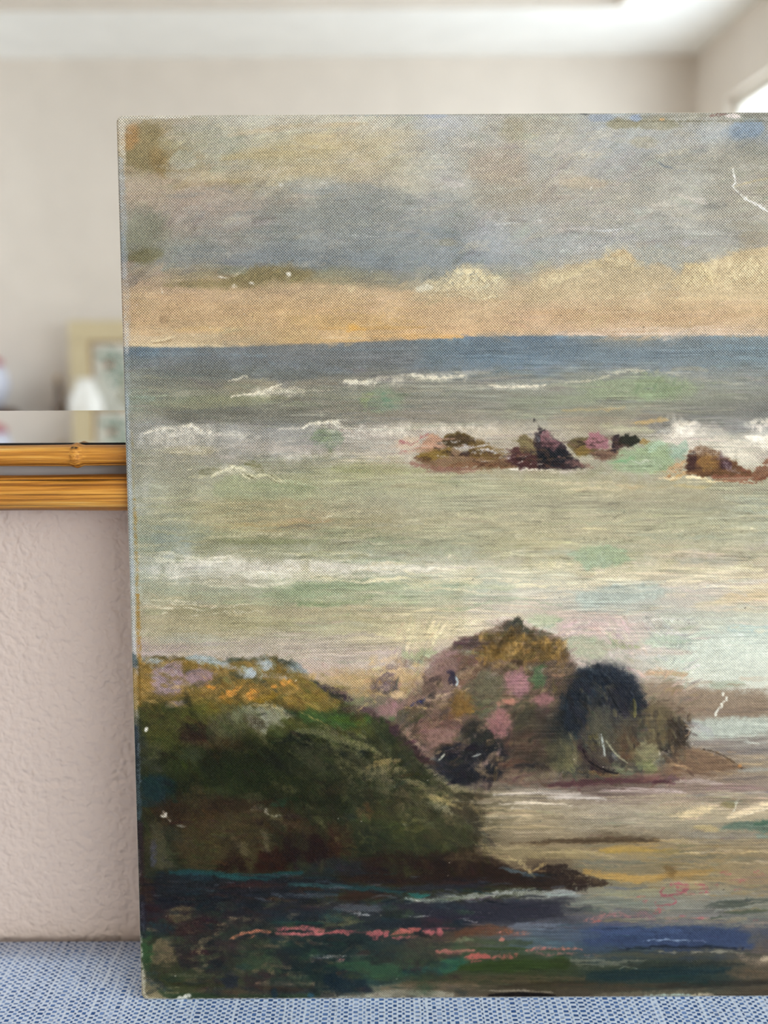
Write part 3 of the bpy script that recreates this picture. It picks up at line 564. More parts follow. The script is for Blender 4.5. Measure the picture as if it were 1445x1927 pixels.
    P('1352,862 1354,848 1372,864 1380,884 1360,882', '4b3036', .9, 4, 2); S('1362,868 1372,880 1390,890', 9, '8c7c82', .55, 4, .3, 'n'); S('1340,898 1380,900 1424,900', 10, '8c5846', .85, 4, .2); S('1340,906 1380,906 1420,910', 4, '8a4e38', .7, 2, .2)
    P('1412,900 1424,880 1446,862 1446,900 1430,910', '80553f', .9, 4, 3); S('1420,910 1434,900 1446,894', 4, '70402e', .85, 2); S('1394,880 1412,892', 6, '7a4a3a', .7, 3)
    S('1290,898 1320,900 1345,908', 7, 'dbc8a2', .85, 3, .2, imp=.3); S('1240,900 1280,900', 5, 'd3bf9c', .8, 2.5, .3); S('1262,912 1310,916 1340,914', 6, 'b8a06a', .6, 3, .3)
    S('1160,912 1220,918 1260,914', 7, 'c0a47c', .5, 4, .4); S('1020,906 1090,910 1150,906', 7, 'c8b9a0', .6, 4, .3); S('1060,922 1120,920 1180,922', 6, 'cbbda2', .6, 3, .4)

def paint_mid_water():
    R(640, 905, 1446, 1060, 150, 'b2ab93 a39d8a aaa68f b6ae97 979382 a9ab9a bdb49c 9c9a86', (2.5, 6), (50, 170), (-1, 3), .45, .45, 's', .25, 5)
    R(260, 930, 640, 1060, 60, 'a5a38a a9a894 9fa391 b0a88c 979a86 b5b2a0', (3, 7), (40, 110), (0, 4), .4, .4, 's', .15, 6)
    R(640, 1060, 1446, 1170, 90, 'c3b79c b4ad98 bfb6a0 c6b8a6 aeb0a0 cbbda0', (3, 7), (50, 160), (-1, 3), .45, .4, 's', .2, 7)
    R(265, 1080, 760, 1240, 90, 'b5ad98 aaa68c a9a48a bab09e b0a890 a3a68f', (3, 8), (40, 120), (0, 4), .35, .4, 'w', .1, 8)
    S('1010,952 1100,948 1190,954', 8, '8a8578', .5, 4, .4); S('1140,946 1180,952', 5, '7f7a72', .5, 3, .4); S('1330,976 1370,974 1404,970', 6, 'c3c4b6', .7, 3, .35, imp=.3); S('1180,1005 1280,1010 1380,1012', 8, '979c92', .5, 4, .4)
    S('1390,935 1446,945', 10, '8d9894', .5, 6, .4); S('1370,958 1446,960', 14, 'aab2aa', .45, 8, .3); S('1260,1000 1290,998', 4, 'd0c6ae', .6, 2, .3); S('1080,998 1140,996', 4, 'cdc2a0', .6, 2, .4)
    P('1070,1040 1090,1030 1160,1028 1182,1036 1180,1058 1150,1066 1124,1068 1104,1074 1090,1060', '9bac94', .75, 6, 3); S('1030,1040 1060,1036 1090,1042', 12, '9ca79c', .5, 7, .3); S('1020,1058 1060,1060 1086,1064', 5, 'd2c7a8', .7, 3, .3); S('1130,1072 1160,1064 1240,1062', 6, 'cfc2ae', .6, 3, .4)
    S('1240,1048 1320,1044 1400,1052', 12, 'bdaca0', .5, 7, .3); S('1350,1106 1400,1102 1446,1104', 8, 'd2c4a4', .7, 4, .35); S('1350,1130 1410,1122 1446,1120', 18, 'cbb48c', .65, 9, .2); S('1310,1136 1360,1134', 12, 'bcae8a', .55, 7)
    P('1080,1120 1110,1112 1150,1098 1240,1100 1258,1112 1240,1128 1160,1134 1100,1144', 'a1aba3', .75, 10, 4); S('1250,1110 1340,1106 1400,1118', 12, 'b0aca8', .5, 7, .2)
    S('1030,1150 1090,1160 1170,1158', 14, 'bfa89c', .55, 8, .2); S('1040,1178 1120,1174 1190,1172', 22, 'c0aaa4', .65, 12, .15); S('1050,1192 1110,1190 1180,1186', 4, 'a898a0', .6, 2.5, .3)
    P('1240,1154 1320,1150 1446,1148 1446,1166 1330,1178 1250,1178', 'b3b9a8', .55, 12, 4); S('1180,1168 1230,1166 1290,1168', 9, 'cccbc2', .6, 5, .3); S('1370,1182 1410,1184 1446,1182', 14, 'a0b5b2', .65, 8, .15); S('1330,1196 1400,1194', 6, 'c9cfc8', .6, 3, .3)
    P('1300,1208 1340,1200 1446,1196 1446,1240 1290,1242', 'c3cabd', .75, 12, 4); P('1190,1212 1230,1196 1280,1192 1296,1206 1250,1216', 'a6b5a0', .75, 7, 3, .15, 'w', imp=.2); S('1150,1206 1170,1214 1200,1216', 10, '9aa172', .75, 5, .15, 'w')
    P('1062,1204 1080,1198 1130,1202 1150,1218 1130,1238 1085,1236 1066,1222', 'a3a88b', .75, 8, 4); R(1080, 1210, 1190, 1250, 24, '8f977c b0b09a a09c90 9aa084', (3, 7), (10, 24), (20, 30), .5, .3, 'n', .2, 9)
    P('985,1164 1010,1158 1050,1158 1056,1168 1040,1184 1006,1180', 'aab392', .8, 6, 3); S('1000,1176 1030,1184 1050,1192', 6, 'c2c2b4', .7, 3, .3)
    S('1180,1228 1240,1226 1300,1228', 14, 'beafa4', .6, 8, .2); P('1290,1242 1340,1236 1446,1236 1446,1276 1360,1284 1300,1270', 'c2c7ba', .7, 10, 4, .2, 'w'); S('1330,1262 1390,1266 1446,1264', 10, 'b4b9ac', .5, 6, .4, 'w')
    S('1200,1270 1240,1266 1290,1268', 12, 'ab8866', .75, 6, .2); S('1180,1258 1200,1268 1230,1280', 10, 'b8a59c', .6, 6, .2); S('1200,1278 1260,1276 1300,1278', 5, 'c3ad98', .6, 3, .4)
    P('1200,1286 1260,1280 1300,1290 1340,1298 1446,1304 1446,1350 1310,1350 1240,1330 1205,1310', '88745f', .85, 12, 5); S('1250,1300 1280,1300', 9, 'a3825c', .6, 5, .3, 'w'); S('1290,1336 1360,1338 1446,1336', 8, '7a6a60', .5, 5, .3)
    S('1336,1290 1366,1288 1400,1286', 14, 'a0a992', .75, 6, .15); S('1390,1276 1446,1278', 8, 'b8a48c', .5, 5, .3); R(1240, 1290, 1446, 1350, 30, '937d66 7e6b5a 8a7868 9a8670', (3, 6), (40, 110), (0, 3), .45, .4, 's', .1, 10)
    P('1300,1352 1446,1350 1446,1378 1380,1390 1320,1392 1300,1378', 'a4aca1', .85, 9, 4); S('1300,1362 1330,1376 1340,1386', 14, '9a9a9c', .6, 8, .2); S('1330,1366 1446,1362', 8, 'b2b9ae', .5, 5, .35)
    S('1300,1398 1370,1396 1446,1392', 10, '7f746e', .75, 5, .3); S('1400,1398 1430,1400', 4, 'c5c8be', .8, 2, .3, imp=.3); S('1350,1412 1400,1414 1446,1410', 14, '776f6c', .7, 6, .3); S('1310,1408 1350,1404 1390,1404', 5, 'a5998a', .6, 3, .35)
    S('1350,1424 1400,1424 1446,1426', 7, '97856c', .7, 4, .35); S('1390,1436 1420,1438 1446,1434', 7, 'ab9470', .7, 4, .4); S('1390,1450 1446,1448', 10, '8e918c', .6, 5, .3); S('1360,1466 1446,1462', 8, '6a5e5a', .6, 4, .3)
    R(1290, 1395, 1446, 1500, 40, '8b7a6a 6f6460 9a8873 7f6f62 a8957c', (2, 5), (30, 90), (0, 4), .5, .45, 's', .2, 11)
    for x, y in ((1361, 1307), (1365, 1315), (1358, 1322), (1357, 1330), (1351, 1336), (1348, 1344)): E(x, y, 2.6, 5, 'dcdcd0', .9, 30, .7, .25, 'n', .6, imp=.6)

def paint_broad_water():
    for x0, y0, x1, y1, n, c, a in (
        (640, 900, 1446, 1060, 46, 'd0c6aa c6bda4 c9c0ae d6ccb4', .5), (640, 900, 1446, 1060, 46, '8d8873 8a8a7c 96917e 7f8078', .45),
        (300, 930, 700, 1050, 26, 'bcb49c b8b696 c3bba6', .45), (300, 940, 700, 1050, 26, '8a8a70 90927c 958c70', .42),
        (270, 1040, 760, 1100, 30, 'd6d0c0 cbc6b6 dcd6c6', .55), (640, 1060, 1446, 1110, 30, 'd6cba8 cfc6ac dccfae', .5),
        (500, 1090, 1000, 1150, 26, '8f9e7e 97a488 a0a88e', .45), (270, 1150, 700, 1200, 26, '9c9474 a29c80 948c70', .42),
        (700, 1150, 900, 1230, 20, 'd2c4a2 c9bb9c', .45), (270, 1195, 760, 1240, 24, 'c3b4ac bcaea4 a99c9c', .42),
        (250, 680, 640, 800, 34, '6e7272 747670 9a988e 8c8f7c', .42), (640, 690, 1446, 800, 46, '74777a 7b786e 989684 9d9c92', .4),
        (250, 800, 760, 900, 34, 'b4b0a6 a9a69c 858682 c0b8ac', .42), (1100, 1080, 1446, 1200, 26, 'cdb9a8 b0b4aa c6b4aa d0bfa0', .42),
        (900, 1490, 1446, 1620, 50, 'bfa985 c9b28a 84775e 776b54 a8946c', .45), (1120, 1620, 1446, 1740, 40, '6a6252 8f7a4e 5c5c52 9a8a64 70746a', .42)):
        R(x0, y0, x1, y1, n, c, (4, 11), (50, 190), (0, 2.5), a, .5, 's', .35, 36)
    R(420, 930, 1446, 1080, 40, 'e0d8c2 ddd2b6', (1.6, 3), (24, 90), (0, 3), .6, .45, 'n', .5, 37)
    R(640, 960, 1446, 1060, 40, '6f6c5c 74705f', (1.4, 2.6), (24, 90), (0, 3), .5, .45, 'n', .2, 38)
    # patches that stay distinct
    P('1070,1042 1090,1030 1160,1028 1182,1036 1178,1056 1150,1064 1124,1066 1104,1074 1090,1060', '9bab92', .6, 5, 3); P('1082,1122 1112,1112 1150,1100 1236,1102 1250,1112 1230,1126 1160,1132 1104,1142', 'a3ada4', .55, 7, 4)
    S('540,1114 620,1108 690,1102', 20, '90a082', .5, 10, .3, 'w'); S('560,1136 610,1138 660,1134', 9, '869874', .55, 5, .25, 'w'); S('390,1016 500,1020 620,1016', 10, '868a6c', .5, 6, .35); S('640,1030 760,1026 860,1030', 8, '8a9680', .45, 5, .4)
HILL = '258,1238 300,1234 345,1238 400,1246 440,1243 480,1234 520,1238 548,1252 585,1272 622,1302 652,1326 705,1340 742,1370 790,1420 832,1462 880,1492 914,1530 906,1560 892,1590 930,1622 1000,1650 1060,1672 900,1700 258,1700'
def paint_hill():
    m = inpoly(HILL)
    P(HILL, '33361d', .7, 6, 4)
    P('260,1240 345,1240 440,1246 520,1242 585,1276 640,1320 600,1345 480,1330 380,1330 262,1330', '886a2e', .85, 10, 5, imp=.2)
    P('262,1326 380,1326 480,1326 600,1340 700,1345 740,1380 640,1400 520,1390 400,1410 262,1420', '4f5024', .8, 16, 6)
    P('262,1420 400,1400 540,1385 660,1400 760,1430 830,1470 760,1520 640,1540 460,1500 270,1480', '2c311a', .85, 18, 6)
    # ochre, lilac and orange crest
    P('262,1262 284,1254 290,1300 272,1316 260,1310', '9e7c3a', .85, 6, 3, .1, 'n', imp=.2); P('286,1262 300,1246 338,1246 346,1276 340,1304 310,1310 292,1306', '998188', .92, 6, 3, imp=.2)
    S('300,1252 322,1262 330,1300', 14, '8d7a84', .5, 7); P('348,1276 356,1262 380,1258 402,1266 396,1280 372,1292 356,1288', '93797c', .92, 5, 3, imp=.3); S('345,1248 372,1246 400,1256', 14, '8f6f2c', .75, 6)
    S('352,1238 385,1240 420,1250', 13, '9aa9b0', .8, 5, .2, imp=.3); S('268,1246 290,1243 310,1248', 10, '9ba4aa', .65, 5, .35, 'n'); S('256,1242 268,1242', 14, '4a5654', .8, 5); S('380,1252 410,1254 430,1262', 8, '94692c', .7, 4)
    S('418,1248 436,1242 456,1243', 9, '4b5446', .85, 4, .2, 'w'); S('345,1292 380,1286 420,1278 450,1270 480,1276 506,1290 520,1302', 13, '545038', .8, 5, .2, 'w'); S('440,1276 470,1270 500,1282', 12, '4a4a38', .6, 5)
    P('452,1262 466,1254 484,1258 480,1274 462,1276', 'a4b0ba', .85, 4, 3, imp=.5); P('488,1246 504,1240 514,1250 504,1262 492,1258', 'a9b3bb', .85, 4, 2, imp=.5); S('470,1272 500,1274 540,1276', 5, 'a59a94', .7, 2, .3, 'n', imp=.4); S('510,1272 540,1268 560,1262', 4, '9f9a98', .7, 2, .4, 'n'); S('556,1284 562,1276 560,1266', 2.5, 'c3bda8', .8, 1.2)
    S('542,1254 560,1258 580,1270', 16, '87929a', .75, 5, .2, imp=.2); S('516,1240 536,1246 552,1252', 8, '3f473c', .8, 4, .2, 'w'); S('484,1254 496,1266', 9, '96702c', .7, 4); S('520,1256 536,1262', 12, '8c6a26', .7, 5)
    S('395,1302 440,1288 500,1296', 14, 'a07a3a', .55, 6, .45, 'w'); S('380,1318 420,1300 470,1296', 12, '7a6a40', .5, 5, .5, 'w')
    for x, y, s in ((436, 1303, 9), (448, 1293, 7), (470, 1309, 10), (418, 1313, 5), (536, 1287, 8), (545, 1282, 6), (514, 1291, 5), (394, 1292, 5), (428, 1308, 6), (478, 1302, 6)): E(x, y, s, s*.7, 'd68e33', .92, -20, .6, .1, 'n', imp=.7)
    S('478,1318 520,1314 555,1322', 17, '876b1c', .88, 6, imp=.3); S('550,1300 590,1318 620,1334', 30, '786426', .7, 12, .2, 'w'); R(560, 1275, 640, 1345, 40, '8f7a38 6d5f24 a08442 5f5c24', (3, 6), (12, 34), (45, 10), .6, .3, 'n', .3, 12)
    S('570,1264 600,1288 640,1318', 9, '3d4038', .85, 4, .2, 'n'); S('600,1290 630,1302 652,1318', 12, '4c3d48', .8, 5, .3, 'n')
    S('312,1330 328,1324 344,1318', 8, '937f80', .9, 3, imp=.4); S('262,1320 290,1318 320,1314', 9, 'a98a50', .6, 5, .4, 'n'); S('362,1318 400,1310 420,1316', 8, '9b7c3c', .6, 4, .4, 'w')
    R(262, 1242, 560, 1330, 130, '8f7030 6b5a2a a07c38 4f4c2c 77602c b08a48 5c5230', (3, 8), (10, 30), (-8, 25), .6, .35, 'w', .3, 51, mask=m)
    for x, y, rx, ry, c in ((312, 1278, 30, 27, '9b848a'), (376, 1272, 26, 13, '957b80'), (330, 1322, 18, 5, '8f7c7c')): E(x, y, rx, ry, c, .75, -10, .6, .2, 'w', .6, imp=.3)
    for x, y, rx, ry, c in ((470, 1264, 22, 7, 'a3aeb6'), (500, 1250, 16, 8, 'a5afb6'), (556, 1262, 24, 8, '8d979c'), (384, 1244, 34, 6, '9aa8ae'), (440, 1256, 20, 5, 'a09c98'), (520, 1272, 30, 5, 'a29a94'), (290, 1246, 22, 6, '9aa2a8')): E(x, y, rx, ry, c, .8, 8, .7, .4, 'w', .7, imp=.5)
    for x, y, s_ in ((436, 1303, 10), (450, 1294, 8), (470, 1309, 9), (418, 1313, 6), (538, 1286, 10), (400, 1296, 6), (480, 1300, 7)): E(x, y, s_, s_*.6, 'cd8a36', .85, -25, .7, .3, 'w', .7, imp=.6)
    # slopes
    E(375, 1345, 34, 30, '5c5c1e', .6, -40, 1); E(420, 1330, 30, 14, '7a6020', .6, 0, 1); E(300, 1350, 30, 36, '46421f', .6, 0, 1); E(310, 1390, 34, 24, '4d4c1e', .6, 0, 1, .15)
    E(372, 1382, 36, 24, '32201a', .85, 0, .9); E(420, 1398, 40, 12, '52371f', .6, 0, 1); E(436, 1362, 44, 30, '5a593e', .7, -30, .9, .15)
    P('452,1332 500,1326 532,1330 552,1346 528,1358 512,1372 494,1386 474,1368', '8d8d76', .85, 7, 4, imp=.2); P('470,1352 500,1346 512,1362 496,1380 478,1372', '98998a', .6, 5, 3); S('478,1326 510,1328 534,1342 552,1353', 5, 'b5a87c', .8, 3, .3, 'n', imp=.4); S('440,1352 456,1336 470,1334', 14, '77775a', .6, 7)
    P('548,1342 590,1334 650,1342 700,1344 704,1362 650,1372 600,1362 566,1356', '3c5a2a', .85, 8, 4, imp=.1); S('560,1340 610,1362 652,1396', 3, 'a08a4a', .7, 1.8, .3, 'n', imp=.3); S('620,1350 660,1356 692,1354', 12, '47611f', .6, 6); E(678, 1358, 10, 8, '5c5a20', .7)
    P('700,1342 716,1340 734,1364 750,1392 742,1408 716,1396 704,1370', '343a24', .9, 5, 3); S('640,1385 680,1398 704,1412', 20, '66693c', .65, 9, .3, 'n')
    S('534,1392 560,1386 586,1402', 20, '222620', .85, 8); S('560,1374 600,1380 650,1400', 14, '61664a', .7, 6, .4, 'n', imp=.2); S('566,1420 600,1414 640,1410', 22, '6d6c4e', .55, 9, .55, 'w'); S('506,1412 516,1396 530,1390', 9, '55593c', .6, 4, .3, 'n')
    R(555, 1370, 700, 1450, 60, '747452 5c5f40 2b2f22 85805a 3c4028', (3, 6), (14, 40), (35, 14), .55, .4, 'n', .2, 13)
    S('640,1420 670,1424 690,1412', 14, '25302e', .7, 6); S('690,1444 716,1436 746,1430', 13, '8a7648', .75, 5, .4, 'n', imp=.3); S('684,1462 720,1452 760,1446', 14, '6e6848', .6, 7, .4, 'w')
    for x, y, rx, ry, c, al in ((660, 1440, 50, 24, '77704c', .55), (730, 1440, 40, 12, '8c7a4c', .6), (700, 1470, 60, 22, '5e5a40', .55), (770, 1480, 50, 24, '7a7052', .55), (820, 1500, 44, 20, '85784e', .55), (800, 1530, 50, 26, '5c5236', .6), (740, 1510, 60, 26, '50482f', .5), (860, 1545, 40, 30, '544833', .6), (640, 1470, 50, 24, '3c3f2c', .6), (600, 1440, 50, 22, '5a5a40', .5)): E(x, y, rx, ry, c, al, 28, 1.1, .42, 'w', .6, imp=.1)
    R(640, 1430, 870, 1540, 60, '6b6448 4c4a30 7f7350 33352a 8a7c58 3c4030', (5, 11), (14, 34), (30, 18), .45, .5, 'w', .1, 14, mask=m)
    R(700, 1420, 900, 1600, 60, '26261a 33301f 3c3526 2a241a', (5, 11), (14, 34), (45, 22), .5, .4, 'w', .1, 44, mask=m)
    S('780,1470 812,1490 850,1500', 18, '726a4c', .6, 8, .35, 'w'); S('790,1496 830,1506 868,1524', 12, 'a4935f', .7, 5, .4, 'n', imp=.3); S('806,1512 830,1518 850,1530', 14, '9a9478', .65, 6, .4, 'n'); S('820,1500 845,1498 870,1510', 7, 'b59a5c', .6, 3, .4, 'n')
    P('846,1494 880,1496 912,1524 908,1562 892,1580 868,1560 850,1530', '473f30', .8, 9, 5); R(850, 1500, 915, 1580, 36, '7c6c48 3a342a 5f5440 8a7850', (3, 5), (12, 30), (50, 15), .55, .4, 'n', .2, 15); S('880,1512 905,1522 912,1540', 8, '8c7c50', .6, 4, .4, 'n')
    # teal, olive and brown foot
    P('262,1462 300,1456 328,1470 330,1494 300,1516 266,1520', '1c3337', .85, 9, 4); E(262, 1400, 12, 40, '2a3030', .6, 0, 1); E(285, 1425, 22, 26, '4a4a3c', .5, 0, 1, .3); E(345, 1440, 34, 26, '3f4820', .6, 0, 1); E(360, 1418, 24, 14, '555c48', .5, 0, 1)
    E(470, 1470, 80, 40, '2f3c1c', .5, 0, 1); E(560, 1470, 60, 40, '343a1e', .5, 0, 1); E(640, 1490, 50, 30, '2f331e', .5, 0, 1)
    P('278,1518 330,1500 420,1494 500,1502 560,1528 600,1560 560,1600 520,1570 470,1552 360,1560 300,1560', '3b2819', .7, 16, 6); P('340,1560 440,1548 500,1556 520,1600 480,1640 360,1640 330,1600', '483c22', .75, 16, 6)
    E(415, 1545, 60, 16, '57452a', .5, 0, 1); E(500, 1530, 40, 12, '4a4a2c', .5, 0, 1); E(525, 1510, 14, 8, '2f4a34', .8); E(480, 1502, 16, 12, '4c4c34', .6)
    P('405,1640 418,1618 438,1604 456,1614 470,1640', '2b180f', .85, 7, 3); P('480,1640 484,1604 506,1600 520,1592 540,1606 540,1640', '34190f', .85, 7, 3); P('532,1602 540,1574 560,1566 600,1568 616,1590 622,1616 590,1628 548,1622', '2c1715', .9, 6, 3); E(628, 1590, 12, 26, '35190f', .7); E(600, 1640, 40, 20, '20282c', .6, 0, 1)
    S('434,1568 448,1590 466,1608', 12, '5d5236', .7, 6); S('492,1562 502,1580 500,1600', 12, '625840', .7, 6); S('520,1556 560,1550', 16, '402c1c', .6, 8)
    P('282,1552 300,1548 316,1590 326,1636 296,1636 284,1600', '4d4a34', .85, 6, 3); P('282,1584 292,1576 296,1606 290,1634 282,1630', '4b4a54', .85, 4, 2); S('310,1560 326,1570 340,1580', 24, '35382c', .6, 10)
    S('472,1524 480,1520 500,1521 506,1533 520,1535 537,1533', 2, 'b0ac9a', .7, 1.2, .1, 'n'); S('476,1528 474,1522 482,1520', 4, 'a09c88', .5, 2); E(306, 1534, 6, 3, 'd2cec2', .9, -15, .6); E(341, 1555, 6, 3, '8a8880', .7)
    # olive middle foot
    E(740, 1560, 80, 30, '414522', .6, 0, 1); E(690, 1528, 12, 16, '6b4828', .7); S('640,1542 670,1538', 14, '2c342f', .7, 8); E(840, 1570, 50, 24, '3d3f26', .5, 0, 1); E(700, 1580, 40, 30, '262c20', .6, 0, 1); E(640, 1580, 26, 30, '3d2718', .7, 0, 1); E(780, 1600, 60, 20, '33361f', .5, 0, 1)
    R(630, 1490, 880, 1610, 110, '4c4d28 363a20 5c5a30 2b2f1e 6b6640 40381f', (4, 8), (14, 40), (60, 30), .45, .4, 'w', .1, 16, mask=m)
    S('700,1560 790,1545 830,1570', 5, '6f6a38', .5, 3, .4, 'n'); S('760,1552 770,1562', 6, '8f8f7a', .6, 3, .3, 'n'); S('812,1620 818,1640', 3, 'bfb59a', .75, 1.5)
    P('640,1628 720,1605 800,1608 880,1600 900,1600 960,1634 1030,1660 1000,1668 860,1664 740,1668 640,1660', '2f1d15', .85, 10, 4); S('830,1618 880,1610 930,1624', 16, '5f5136', .6, 6, .5, 'w'); S('890,1590 930,1618 990,1648', 8, '3a2a20', .6, 5, .2, 'n'); E(650, 1632, 34, 16, '2c3236', .7, 0, 1)

def paint_rock():
    # warm shore behind
    S('620,1280 690,1276 760,1270 800,1272', 30, 'b89868', .75, 12, .25, 'n'); S('560,1268 620,1280 660,1290', 14, 'b59c78', .6, 8, .3, 'w'); S('640,1300 720,1304 780,1294', 16, 'ab8c58', .7, 7, .3, 'n')
    P('698,1286 712,1276 748,1284 752,1298 730,1304 704,1302', '4b4148', .8, 5, 4, .25, 'n'); E(715, 1286, 5, 4, 'cf9440', .9, 0, .6, imp=.5); S('630,1296 650,1310 664,1318', 12, '4a3a40', .8, 5, .3, 'n'); E(672, 1285, 14, 8, 'bfa070', .7)
    S('690,1266 740,1268 790,1262', 8, 'c6ac92', .6, 5, .3, 'w')
    P('756,1222 768,1226 780,1232 796,1220 824,1224 826,1238 800,1248 784,1252 770,1246 754,1240', 'a0a682', .85, 5, 3, imp=.1)
    P('640,1332 690,1318 760,1310 800,1314 790,1330 720,1344 670,1345', '746558', .8, 8, 4); P('700,1334 740,1318 764,1322 752,1346 728,1350', '8b6866', .85, 7, 3); S('676,1332 700,1340 712,1346', 12, '5a4248', .8, 6)
    S('674,1336 690,1326 704,1320', 5, 'c2a86c', .7, 2.5, .4, 'n', imp=.3)
    # body
    P('738,1356 750,1330 790,1300 796,1268 824,1232 860,1206 908,1190 950,1170 974,1163 992,1180 1036,1192 1060,1206 1066,1226 1086,1250 1080,1300 1060,1400 1040,1470 960,1480 860,1470 812,1440 780,1400', '6a564a', .9, 6, 4)
    rk = inpoly('745,1350 800,1290 830,1235 910,1192 975,1168 1060,1210 1080,1260 1060,1400 1030,1460 860,1460 800,1410')
    R(740, 1165, 1080, 1470, 320, '5c5038 74604a 4c4038 85705c 6a5848 7a6450 564c3c 8c7466', (5, 11), (14, 34), (-35, 30), .55, .3, 'n', .25, 45, mask=rk)
    P('940,1194 954,1172 974,1162 990,1178 1004,1192 970,1200', '585446', .92, 4, 3, imp=.3); S('960,1176 975,1166 982,1178', 8, '43483c', .7, 4); S('940,1180 925,1190 905,1196', 6, '9a8278', .6, 3, .3, 'n')
    P('848,1212 880,1198 930,1196 946,1210 940,1222 900,1222 860,1220', '5c4948', .9, 5, 3, imp=.2); S('870,1208 900,1204 930,1208', 6, '6d6266', .6, 3, .3, 'n')
    P('905,1196 950,1190 1010,1196 1056,1206 1062,1226 1040,1240 980,1246 940,1236 908,1216', '6f5a2e', .88, 6, 4, imp=.2); S('985,1206 1010,1200 1024,1192', 8, '8b8278', .6, 4, .3, 'n', imp=.3); S('1010,1196 1040,1194', 10, '55503c', .7, 5)
    P('900,1232 915,1216 950,1216 958,1232 940,1240 915,1246', '8b6a2c', .88, 5, 3, imp=.4); R(900, 1205, 1060, 1262, 60, '86682f 5f4c2a 7a6238 98784a 4f4430', (2.5, 6), (12, 34), (-25, 22), .6, .25, 'n', .5, 17)
    P('800,1268 815,1238 850,1222 872,1228 866,1262 846,1290 804,1292', '826662', .8, 10, 4, imp=.2); S('812,1250 836,1236 858,1228', 12, '98787a', .6, 5, .3, 'n'); S('866,1226 890,1228 902,1230', 7, '8f9280', .7, 4, .2)
    P('862,1246 890,1236 916,1250 906,1276 880,1294 860,1286', '735747', .88, 6, 3, imp=.2); for_ = ((868, 1262, 895, 1244), (872, 1272, 902, 1252), (876, 1284, 908, 1262))
    for a, b, c, d in for_: S('%d,%d %d,%d' % (a, b, c, d), 3, '9c7c64', .6, 1.6, .2, imp=.4)
    R(800, 1230, 900, 1300, 40, '7d5f5e 9a7a72 6d5450 a5887c', (2.5, 5), (14, 34), (-35, 12), .5, .3, 'n', .4, 18)
    S('842,1262 850,1272 852,1288', 10, '43394a', .9, 4); S('848,1284 860,1272 862,1262', 4, '8a8070', .6, 2); S('856,1274 860,1282 858,1290', 4, '9fb2bf', .9, 1.5, imp=.4); S('850,1294 862,1290', 4, 'dccabb', .9, 1.5, imp=.4)
    P('752,1322 790,1306 840,1294 868,1288 862,1304 820,1318 780,1330', '8a7066', .85, 6, 3, imp=.2); S('800,1320 840,1308 864,1296', 7, 'a98c7c', .7, 3, .25, 'n', imp=.4); S('774,1328 786,1322 796,1318', 7, '383d7a', .9, 3); S('758,1331 790,1330 808,1336', 4, 'b89a6a', .8, 2, .2, imp=.4); S('866,1306 878,1298 884,1294', 4, 'd0a878', .85, 2, .1, imp=.4)
    P('744,1346 764,1334 800,1336 806,1350 780,1362 752,1362', '5f5749', .88, 6, 3, .1, 'n', imp=.2); P('786,1352 830,1336 866,1330 872,1360 850,1400 806,1404 780,1376', '7c5c52', .8, 12, 4, imp=.2); S('800,1376 830,1368 850,1376', 18, '98706c', .6, 8, .2, 'n'); S('826,1352 850,1346 870,1350', 12, '7c5738', .7, 6, .2, 'n')
    P('850,1336 856,1312 880,1304 890,1316 880,1344 862,1352', '7c5c28', .85, 6, 3, .1, 'n', imp=.3); E(886, 1336, 6, 7, '9a7830', .8)
    P('890,1286 920,1268 950,1268 956,1290 940,1320 900,1330 884,1310', '68634c', .85, 8, 4, imp=.2); P('900,1340 930,1322 950,1330 930,1348 905,1356', '6a6a54', .8, 6, 3); E(915, 1272, 20, 8, '8b8474', .6, 0, .8, .2, 'n')
    S('960,1250 1000,1258 1030,1266', 18, '76664c', .7, 8, .2, 'n', imp=.3); S('990,1252 1010,1262 1030,1256', 6, '8c8378', .6, 3, .3, 'n', imp=.4)
    P('950,1278 958,1264 972,1262 986,1276 1000,1284 994,1302 980,1314 962,1300', '98707a', .85, 7, 4, imp=.3); S('960,1272 975,1285 985,1300', 10, 'ab7c86', .6, 4, .2, 'n'); S('944,1318 960,1322 972,1318', 9, 'b8786a', .92, 3, .1, imp=.5); E(966, 1324, 6, 3, 'c4826a', .8)
    P('1000,1282 1008,1268 1026,1274 1024,1288 1010,1292', '56734f', .92, 4, 2, imp=.3); E(1014, 1262, 8, 10, '4f6a4c', .7); P('1003,1314 1018,1304 1040,1310 1036,1324 1016,1328', '96696c', .9, 4, 3, .15, 'n', imp=.2); S('1040,1280 1046,1300 1044,1310', 8, '7a6840', .7, 4)
    P('956,1352 970,1316 996,1306 1010,1330 1000,1360 980,1378 962,1372', '544f3e', .85, 8, 4); P('914,1350 936,1336 952,1334 958,1370 950,1382 930,1386 920,1370', '966a6c', .85, 7, 4, .15, 'n', imp=.3); S('936,1382 950,1380 960,1376', 8, 'b0767a', .85, 3, .1); S('938,1358 946,1372', 6, '4b4248', .7, 3); E(1020, 1340, 14, 10, '6a4e50', .6)
    P('868,1372 884,1358 910,1360 936,1384 960,1396 940,1420 900,1420 870,1396', '353631', .9, 7, 4); P('812,1430 830,1404 870,1398 930,1400 962,1408 956,1440 930,1474 890,1484 850,1478 826,1460', '2a292e', .92, 6, 4, imp=.1)
    for k in range(7): S('%d,%d %d,%d %d,%d' % (826+k*6, 1428-k*3, 850+k*9, 1408+k*2, 880+k*8, 1418+k), 2, '6d6366' if k % 2 else '8a7f84', .55, 1.3, .3, imp=.4)
